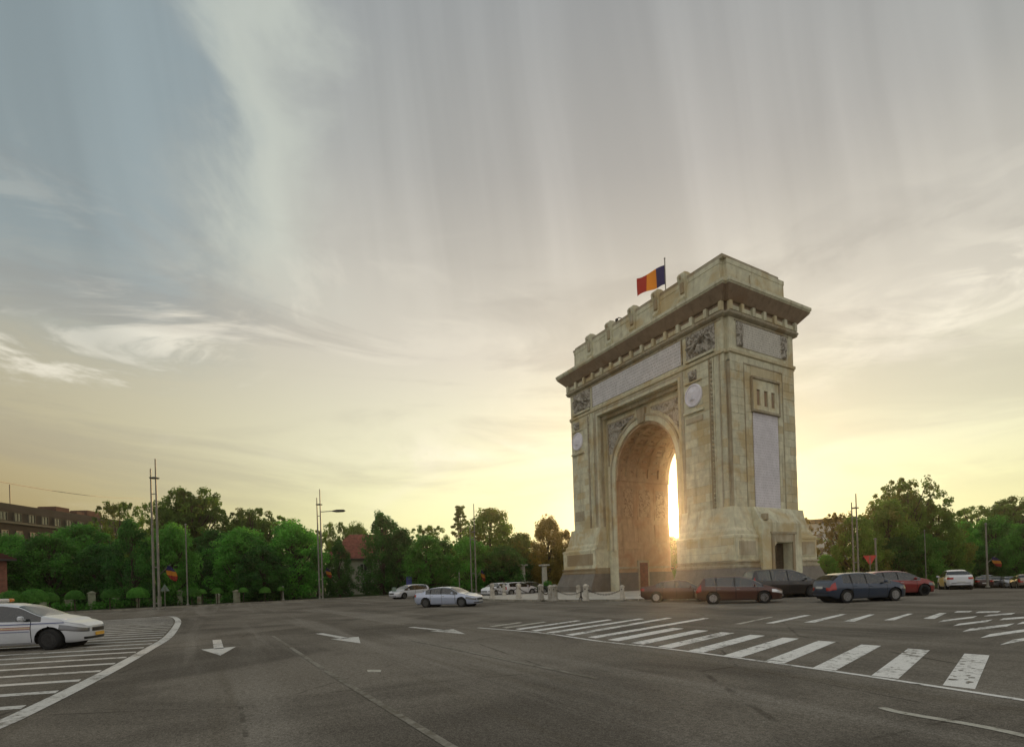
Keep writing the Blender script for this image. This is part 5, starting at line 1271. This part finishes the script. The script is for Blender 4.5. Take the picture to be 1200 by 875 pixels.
    for x, ys in ((xf, (-.38, .38)), (xr, (-.4, .0, .4))):
        for y in ys:
            m = MB(); m.bbox(x, x+.48, y-.22, y+.22, .42, .58, .05); m.prism([(x-.02, y-.22, .5), (x+.12, y-.22, .5), (x+.12, y+.22, .5), (x-.02, y+.22, .5)], [(x-.22, y-.2, 1.04), (x-.11, y-.2, 1.04), (x-.11, y+.2, 1.04), (x-.22, y+.2, 1.04)]); m.bbox(x-.25, x-.15, y-.12, y+.12, 1.06, 1.22, .03); m.build('seat', SEAT, root)
    # mirrors, plates, lamps
    for s in (1, -1):
        x = S['doors'][2]-.16; z = bel(x)+.10; m = MB(); m.bbox(x-.06, x+.06, s*W+(.02 if s > 0 else -.20), s*W+(.20 if s > 0 else -.02), z-.06, z+.08, .035); m.tube([(x+.02, s*(W-.12), z-.06), (x, s*(W+.05), z-.02)], .025, 6); m.build('wing_mirror', pm if kind != 'van' else TRIM, root)
    m = MB(); m.bbox(L+.095, L+.118, -.26, .26, .36, .47, .006); m.build('number_plate', front_plate, root)
    zp = .78 if kind == 'hatch' else .62 if kind in ('saloon_small', 'sedan') else .8; m = MB(); m.bbox(-.125, -.10, -.26, .26, zp-.055, zp+.055, .006); m.build('number_plate', PLATE, root)
    m = MB(); m.bbox(-.115, -.06, -.8*W+.1, .8*W-.1, .50, .53, .01); m.build('bumper_strip', TRIM, root)
    m = MB(); m.tube([(S['cow']-.02, .05, bel(S['cow'])+.10), (S['cow']-.12, .6, bel(S['cow'])+.17)], .012, 5); m.build('wiper', TRIM, root)
    # wheels
    R = S['R']; protoW = None
    for ax in S['ax']:
        for s in (1, -1):
            if protoW is None:
                m = MB(); m.lathe([(R*.66, -.10), (R*.9, -.105), (R*.985, -.085), (R, -.05), (R, .05), (R*.985, .085), (R*.9, .105), (R*.66, .10)], (0, 0, 0), 28, axis='y'); wh = m.build('wheel', TYRE, root, smooth=True, auto=50)
                m = MB(); m.lathe([(R*.66, .10), (R*.64, .085), (R*.60, .02), (R*.2, .0), (.01, .0)], (0, 0, 0), 28, axis='y')
                ns_ = 7
                for k in range(ns_):
                    a = 2*math.pi*k/ns_; c, s2 = math.cos(a), math.sin(a); px, pz = -s2, c
                    def pt(r, w_, y): return (c*r+px*w_, y, s2*r+pz*w_)
                    m.prism([pt(.05, -.03, .03), pt(.05, .03, .03), pt(R*.64, .035, .06), pt(R*.64, -.035, .06)], [pt(.05, -.03, .08), pt(.05, .03, .08), pt(R*.64, .03, .095), pt(R*.64, -.03, .095)])
                m.lathe([(.07, .02), (.07, .09), (.05, .10), (.01, .10)], (0, 0, 0), 12, axis='y'); ri = m.build('rim', rim, wh, smooth=False)
                protoW = (wh, ri); cur = wh
            else: cur = copy_tree(protoW[0], root)
            cur.location = (ax, s*(W-.115), R); cur.rotation_euler = (0, random.uniform(0, 6), 0 if s > 0 else math.pi)
    root['_L'] = L
    return root
def place(root, P, yaw, scale=1.):
    # P: ground point under the middle of the car
    L = root['_L']; del root['_L']
    f_ = Vector((math.cos(yaw), math.sin(yaw), 0)); root.location = Vector((P.x, P.y, 0))-f_*(L/2*scale); root.location.z = gz(P.x, P.y)
    s1 = gz(P.x+f_.x*L/2, P.y+f_.y*L/2)-gz(P.x-f_.x*L/2, P.y-f_.y*L/2); root.location.z = gz(P.x-f_.x*L/2, P.y-f_.y*L/2)
    root.rotation_euler = (0, -math.asin(max(-.2, min(.2, s1/L))), yaw); root.scale = (scale,)*3
    return root
VIEW = math.atan2(FWD.y, FWD.x); PERP = VIEW-math.pi/2        # PERP: pointing to the right of the picture
WHITE = paint('white_paint', (.62, .64, .68), .0, .32); SILV = paint('silver_blue_paint', (.46, .51, .64), .25, .3); DRED = paint('dark_red_paint', (.065, .020, .015), .3); MAROON = paint('maroon_paint', (.080, .028, .020), .35)
BLACKP = paint('black_paint', (.022, .018, .017), .3); BLUE = paint('slate_blue_paint', (.040, .058, .095), .4); REDP = paint('red_paint', (.22, .018, .016), .2); DARKP = paint('dark_saloon_paint', (.05, .022, .022), .3)
BLUE2 = paint('mid_blue_paint', (.05, .09, .28), .3); GREENP = paint('dark_green_paint', (.05, .075, .05), .3); TAN = paint('grey_beige_paint', (.26, .22, .18), .4); GREYP = paint('grey_paint', (.18, .18, .19), .4); GOLD = mat('gold_side_panel', (.60, .42, .09), .4, coat=.5)
YB = mat('police_yellow', (.7, .5, .05), .5); BLS = mat('police_blue_stripe', (.03, .05, .22), .5); RDS = mat('police_red_stripe', (.35, .06, .03), .5)
def mid(a, b2): return Vector(((a.x+b2.x)/2, (a.y+b2.y)/2, 0))
# left: white patrol car entering from the edge (front right half in view)
c = make_car('hatch', WHITE, 'white patrol hatchback with blue line and tricolour stripes cut by the left edge', rim=RIMD, front_plate=PLATEY, group='cars driving round the square')
for (z, t_, mt, x0, x1) in ((.83, .022, BLS, .3, 3.86), (.60, .014, BLS, .9, 2.98), (.735, .018, RDS, 2.2, 3.0), (.705, .010, YB, 2.2, 3.0), (.675, .018, RDS, 2.2, 3.0)):
    m = MB(); n = 10; yy = -.892
    def hy(x):
        return -.905
    m.box(x0, x1, -.893, -.884, z-t_/2, z+t_/2); m.build('stripe', mt, c)
m = MB(); m.bbox(1.55, 1.85, -.5, .5, 1.50, 1.62, .04); lb = m.build('light_bar', SIGNW, c); AMB_ = mat('amber_lens', (.6, .22, .04), .3)
for y_ in (-.51, .51): m = MB(); m.bbox(1.52, 1.88, y_-.11, y_+.11, 1.51, 1.62, .03); m.build('amber_lens', AMB_, lb)
Pw = G(58, 761.5)   # front right wheel on the road
yawA = PERP+R_(2.)
def place_by_wheel(c, P, yaw, axle, sidey, scale=1.):
    f_ = Vector((math.cos(yaw), math.sin(yaw), 0)); l_ = Vector((-f_.y, f_.x, 0)); o = Vector((P.x, P.y, 0))-f_*axle*scale-l_*sidey*scale
    c.location = (o.x, o.y, 0); del c['_L']
    q = o+f_*2.2*scale; z0 = gz(o.x, o.y); z1 = gz(o.x+f_.x*4*scale, o.y+f_.y*4*scale); c.location.z = z0; c.rotation_euler = (0, -math.atan2(z1-z0, 4*scale), yaw); c.scale = (scale,)*3
place_by_wheel(c, Pw, PERP+R_(17), 3.47, -.87, .98)
for w_ in [o for o in c.children if o.name.startswith('wheel') and not o.name.startswith('wheel_well') and o.location.x > 3]: w_.rotation_euler.z += R_(-14)
def car_at(kind, pm, label, wr, wf, scale=None, **kw):
    # wr, wf: picture points where the near rear and near front wheels touch the road
    c = make_car(kind, pm, label, **kw); S = SPECS[kind]; a = G(*wr); b2 = G(*wf); yaw = math.atan2(b2.y-a.y, b2.x-a.x); wb = S['ax'][1]-S['ax'][0]; md = mid(a, b2)
    s = scale or 1.
    f_ = Vector((math.cos(yaw), math.sin(yaw), 0)); l_ = Vector((-f_.y, f_.x, 0)); near = -1 if l_.dot(md-Vector((CAM.x, CAM.y, 0))) > 0 else 1
    am = (S['ax'][0]+S['ax'][1])/2
    place_by_wheel(c, md, yaw, am, near*(S['W']-.03), s); return c
c = make_car('sedan', SILV, 'silver blue saloon with chrome window line driving right at centre left', rim=RIMD, chrome=True, group='cars driving round the square')
place_by_wheel(c, G(519.5, 711.4), PERP-R_(19), 2.47, -.89, .93)
car_at('mpv', MAROON, 'maroon people carrier with chrome window line below the arch opening', (829, 707.8), (903.5, 706.3), .92, rim=RIM, chrome=True, group='cars driving round the square')
car_at('sedan', DRED, 'dark red saloon partly hidden behind the maroon people carrier', (765.5, 705.7), (826, 704.6), .93, group='cars driving round the square')
car_at('van', BLACKP, 'black van between the maroon people carrier and the blue hatchback', (893, 701.5), (957.5, 699.0), 1.0, rim=RIMD, group='cars driving round the square')
car_at('hatch', BLUE, 'slate blue hatchback with red tail light driving right of the arch', (991, 706.5), (1052, 703.8), 1.0, group='cars driving round the square')
car_at('hatch', REDP, 'red hatchback with silver window line half hidden behind the blue hatchback', (1032, 699.5), (1084, 697.6), 1.0, rim=RIMD, chrome=True, group='cars driving round the square')
# cars seen from behind / in front: placed by centre, heading given
def car_c(kind, pm, label, x, y, yaw_deg, scale=1., **kw):
    c = make_car(kind, pm, label, **kw); P = G(x, y) if y > 685 else AT(x, y); place(c, P, VIEW+R_(yaw_deg), scale); return c
c = car_c('saloon_small', WHITE, 'white saloon with gold left doors and red tail lights seen from behind', 1119, 690.5, -25, 1.0, group='cars driving round the square')
for ch in list(c.children):
    if ch.name.startswith('door.') or ch.name == 'door':
        if sum(v.co.y for v in ch.data.vertices) > 0: ch.data.materials[0] = GOLD; ch['label'] = 'gold coloured left door'
m = MB(); m.box(.35, 3.6, .868, .876, .60, .66); m.build('gold_stripe', GOLD, c)
car_c('sedan', DARKP, 'dark maroon saloon with pale roof seen from behind, beyond the white and gold one', 1149, 84, -28, 1.0, group='cars driving round the square')
car_c('hatch', GREYP, 'grey car in the far queue left of the pale one', 1166, 92, 128, 1.0, group='far cars near the right edge')
car_c('saloon_small', WHITE, 'small pale car almost hidden in the far queue, behind the grey one', 1155.5, 97, 130, 1.0, group='far cars near the right edge')
car_c('hatch', paint('pale_grey_paint', (.42, .43, .48), .3), 'pale grey car in the far queue beside the beige one', 1184, 90, 150, 1.0, group='far cars near the right edge')
car_c('hatch', TAN, 'beige grey hatchback at the right edge seen from behind', 1199, 80, -28, 1.05, group='far cars near the right edge')
# cars beyond the square on the left
car_c('mpv', WHITE, 'white people carrier facing the camera behind the silver saloon', 480, 700.8, 176-45+12, .95, group='cars driving round the square')
c_ = None
for kind, pm, label, x, D, yaw in (('hatch', WHITE, 'white car end on at the left of the cars parked behind the bollards', 582, 60, 148), ('sedan', BLUE2, 'blue car parked behind the bollards left of the gate columns', 595, 62, -50), ('hatch', paint('parked_white_paint', (.60, .60, .62), .1), 'white hatchback parked behind the bollards by the gate columns', 607, 61, -58), ('hatch', GREENP, 'dark green car parked behind the bollards in front of the gate columns', 622, 63, -62)):
    c = make_car(kind, pm, label, group='cars parked behind the island'); P = AT(x, D); place(c, P, VIEW+R_(yaw), .95)

# ------------------------------------------------------------------ BUILDINGS beyond the trees
def window(parent, fw, u0, u1, z0, z1, dep=.12, mt=WINF, bars=1):
    # fw: function (u, out, z) -> point on the facade
    m = MB(); 
    def bx(a, b2, c, d, o0, o1, mm):
        m.prism([fw(a, o0, c), fw(b2, o0, c), fw(b2, o1, c), fw(a, o1, c)], [fw(a, o0, d), fw(b2, o0, d), fw(b2, o1, d), fw(a, o1, d)], mm)
    t = .09; bx(u0, u0+t, z0, z1, 0, dep, 0); bx(u1-t, u1, z0, z1, 0, dep, 0); bx(u0+t, u1-t, z0, z0+t, 0, dep, 0); bx(u0+t, u1-t, z1-t, z1, 0, dep, 0)
    for k in range(bars): c = u0+(u1-u0)*(k+1)/(bars+1); bx(c-.04, c+.04, z0+t, z1-t, 0, dep*.8, 0)
    w_ = m.build('window', mt, parent); m = MB(); bx(u0+t, u1-t, z0+t, z1-t, .01, dep*.4, 0); m.build('pane', WGLASS, w_); return w_
OLDW = mat('old_window_paint', (.11, .11, .09), .8, spec=.1)
# long grey block at far left
A_ = AT(-70, 150); B_ = AT(172, 196); dAB = (B_-A_); Lb = Vector((dAB.x, dAB.y)).length; ux = Vector((dAB.x, dAB.y, 0)).normalized(); nx = Vector((-ux.y, ux.x, 0))
if nx.dot(A_-CAM) < 0: nx = -nx
gb = empty('office_block', tuple(A_), 0, 'long dark grey multi storey building rising behind the trees at far left', 'building')
zt0 = ZAT(20, 587, 160)
fw = lambda u, o, z: ux*u-nx*o+Vector((0, 0, z))
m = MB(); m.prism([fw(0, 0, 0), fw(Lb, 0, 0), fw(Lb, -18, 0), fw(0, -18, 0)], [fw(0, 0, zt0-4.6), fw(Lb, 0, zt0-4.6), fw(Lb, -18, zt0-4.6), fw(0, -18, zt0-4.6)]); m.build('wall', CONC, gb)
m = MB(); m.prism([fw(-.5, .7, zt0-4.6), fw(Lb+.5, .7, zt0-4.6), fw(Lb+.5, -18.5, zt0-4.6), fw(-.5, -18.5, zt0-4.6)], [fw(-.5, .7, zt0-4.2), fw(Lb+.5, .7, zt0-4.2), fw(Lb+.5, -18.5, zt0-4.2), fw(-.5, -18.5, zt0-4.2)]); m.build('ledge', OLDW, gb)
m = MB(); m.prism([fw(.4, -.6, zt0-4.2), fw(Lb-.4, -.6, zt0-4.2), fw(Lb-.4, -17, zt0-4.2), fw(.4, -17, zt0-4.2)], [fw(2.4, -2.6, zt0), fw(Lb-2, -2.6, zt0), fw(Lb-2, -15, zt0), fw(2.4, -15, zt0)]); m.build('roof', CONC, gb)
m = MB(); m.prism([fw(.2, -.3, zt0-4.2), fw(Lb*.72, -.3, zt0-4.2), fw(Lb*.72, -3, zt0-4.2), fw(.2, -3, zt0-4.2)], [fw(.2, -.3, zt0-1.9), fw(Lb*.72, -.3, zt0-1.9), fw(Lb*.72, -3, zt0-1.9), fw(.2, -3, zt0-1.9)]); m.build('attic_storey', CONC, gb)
k = 0; u_ = 2.
while u_ < Lb-3:
    if u_ < Lb*.70: window(gb, lambda u, o, z: fw(u, o-.28, z), u_, u_+1.7, zt0-4.0, zt0-2.2, .25, OLDW)
    for r in range(3): window(gb, fw, u_, u_+1.6, zt0-8-r*3.6, zt0-6-r*3.6, .15, DMETAL)
    u_ += 3.4
for (a, w_, h_) in ((Lb*.55, 4, 1.3), (Lb*.66, 2.4, .9), (Lb*.72, 5, 1.6)):
    m = MB(); m.prism([fw(a, -4, zt0), fw(a+w_, -4, zt0), fw(a+w_, -8, zt0), fw(a, -8, zt0)], [fw(a, -4, zt0+h_), fw(a+w_, -4, zt0+h_), fw(a+w_, -8, zt0+h_), fw(a, -8, zt0+h_)]); m.build('rooftop_box', ROOFD, gb)
ha = ZAT(21, 564, 165)-zt0; 
m = MB(); q = fw(Lb*.36, -5, zt0); m.tube([q, q+Vector((0, 0, 4.6))], .09, 6); m.build('roof_antenna', DMETAL, gb)
# overhead wire across the far left sky, strung between two poles
a = AT(-60, 60); b2 = AT(172, 120); za = ZAT(-60, 552, 60); zb = ZAT(172, 584, 120)
wr = empty('overhead_wire', tuple((a+b2)/2), 0, 'thin dark overhead wire crossing the sky at far left', 'wire'); m = MB((a+b2)/2); pts = []
for k in range(21):
    t = k/20; p = a.lerp(b2, t); p.z = za+(zb-za)*t-1.2*(1-(2*t-1)**2)*.5; pts.append(p)
m.tube(pts, .035, 4); m.build('cable', DMETAL, wr)
# houses
def house(P, yaw, w_, d_, eave, ridge, roofm, wallm, label, wins, hip=2.2):
    o = empty('house', tuple(P), yaw, label, 'house')
    m = MB(); m.box(-w_/2, w_/2, 0, d_, 0, eave); m.build('wall', wallm, o)
    m = MB(); e = .6; b_ = [(-w_/2-e, -e, eave), (w_/2+e, -e, eave), (w_/2+e, d_+e, eave), (-w_/2-e, d_+e, eave)]
    m.add(b_+[(-w_/2+hip, d_/2, ridge), (w_/2-hip, d_/2, ridge)], [(0, 1, 5, 4), (1, 2, 5), (2, 3, 4, 5), (3, 0, 4), (3, 2, 1, 0)]); rf = m.build('roof', roofm, o)
    nr = int(math.hypot(d_/2+e, ridge-eave)/.34); rows = None                    # courses of tiles
    for r in range(nr):
        t = r/nr; yy = -e+(d_/2+e)*t; zz = eave+(ridge-eave)*t+.03; xl = -w_/2-e+(hip+e)*t
        m = MB(); m.box(xl, -xl, yy, yy+.34, zz, zz+.07); m.build('tile_course', roofm, rf)
    m = MB(); m.box(-w_/2-e, w_/2+e, -e-.05, -e+.02, eave-.16, eave+.02); m.build('gutter', DMETAL, o)
    m = MB(); m.box(w_*.15, w_*.15+.9, d_*.6, d_*.6+.7, ridge-1, ridge+.9); m.build('chimney', BRICKRED, rf)
    for (u0, u1, z0, z1) in wins: window(o, lambda u, ou, z: Vector((u, -ou, z)), u0, u1, z0, z1, .1, WINF, 1)
    return o
P = AT(431, 96); ev = ZAT(431, 654, 96)-P.z; rg = ZAT(431, 627, 96)-P.z
house(P, math.atan2(P.y-CAM.y, P.x-CAM.x)-math.pi/2-.12, 12.5, 8, ev, rg+.5, ROOFT, PLASTER, 'two storey pale house with red tiled hipped roof between dark trees', [(-4.4, -3.3, ev*.12, ev*.42), (-1.2, .0, ev*.60, ev*.86), (-1.0, .1, ev*.12, ev*.42), (1.8, 2.9, ev*.60, ev*.86), (1.9, 3., ev*.12, ev*.42)], 3.)
P = AT(-48, 74); ev = ZAT(0, 655, 74)-P.z; rg = ZAT(0, 627, 74)-P.z
hs = house(P, math.atan2(P.y-CAM.y, P.x-CAM.x)-math.pi/2+.1, 6.2, 7, ev, rg, ROOFD, BRICKRED, 'brick house with dark red roof cut by the left edge', [(.7, 2.3, ev*.38, ev*.80), (-2.4, -.9, ev*.38, ev*.80)], 2.6)
P = AT(962, 150); h_ = ZAT(962, 608, 150)-P.z
pb = empty('pale_office_building', tuple(P), math.atan2(P.y-CAM.y, P.x-CAM.x)-math.pi/2, 'pale building with flat dark roof glimpsed between the arch and the trees', 'building')
m = MB(); m.box(-5, 6, 0, 12, 0, h_-1.); m.build('wall', PALEB, pb); m = MB(); m.box(-5.6, 6.6, -.6, 12.6, h_-1., h_); m.build('roof', CONC, pb)
for z in (2, 5.2, 8.4):
    for u in (-3.6, -1., 1.6, 4.0): window(pb, lambda u_, ou, zz: Vector((u_, -ou, zz)), u, u+1.7, z, z+2., .12, WINF, 1)

# ------------------------------------------------------------------ thin evening haze over the square
hm = bpy.data.materials.new('haze'); hm.use_nodes = True; t = NT(hm.node_tree); t.n.clear(); o_ = t.new('ShaderNodeOutputMaterial'); pv = t.new('ShaderNodeVolumePrincipled'); pv.inputs['Color'].default_value = (1, .90, .74, 1); pv.inputs['Density'].default_value = .0006; pv.inputs['Anisotropy'].default_value = .9; t.l.new(pv.outputs[0], o_.inputs['Volume'])
m = MB(); m.box(-300, 300, -300, 300, -3.5, 33); h = m.build('haze', hm, None); props(h, kind='stuff')
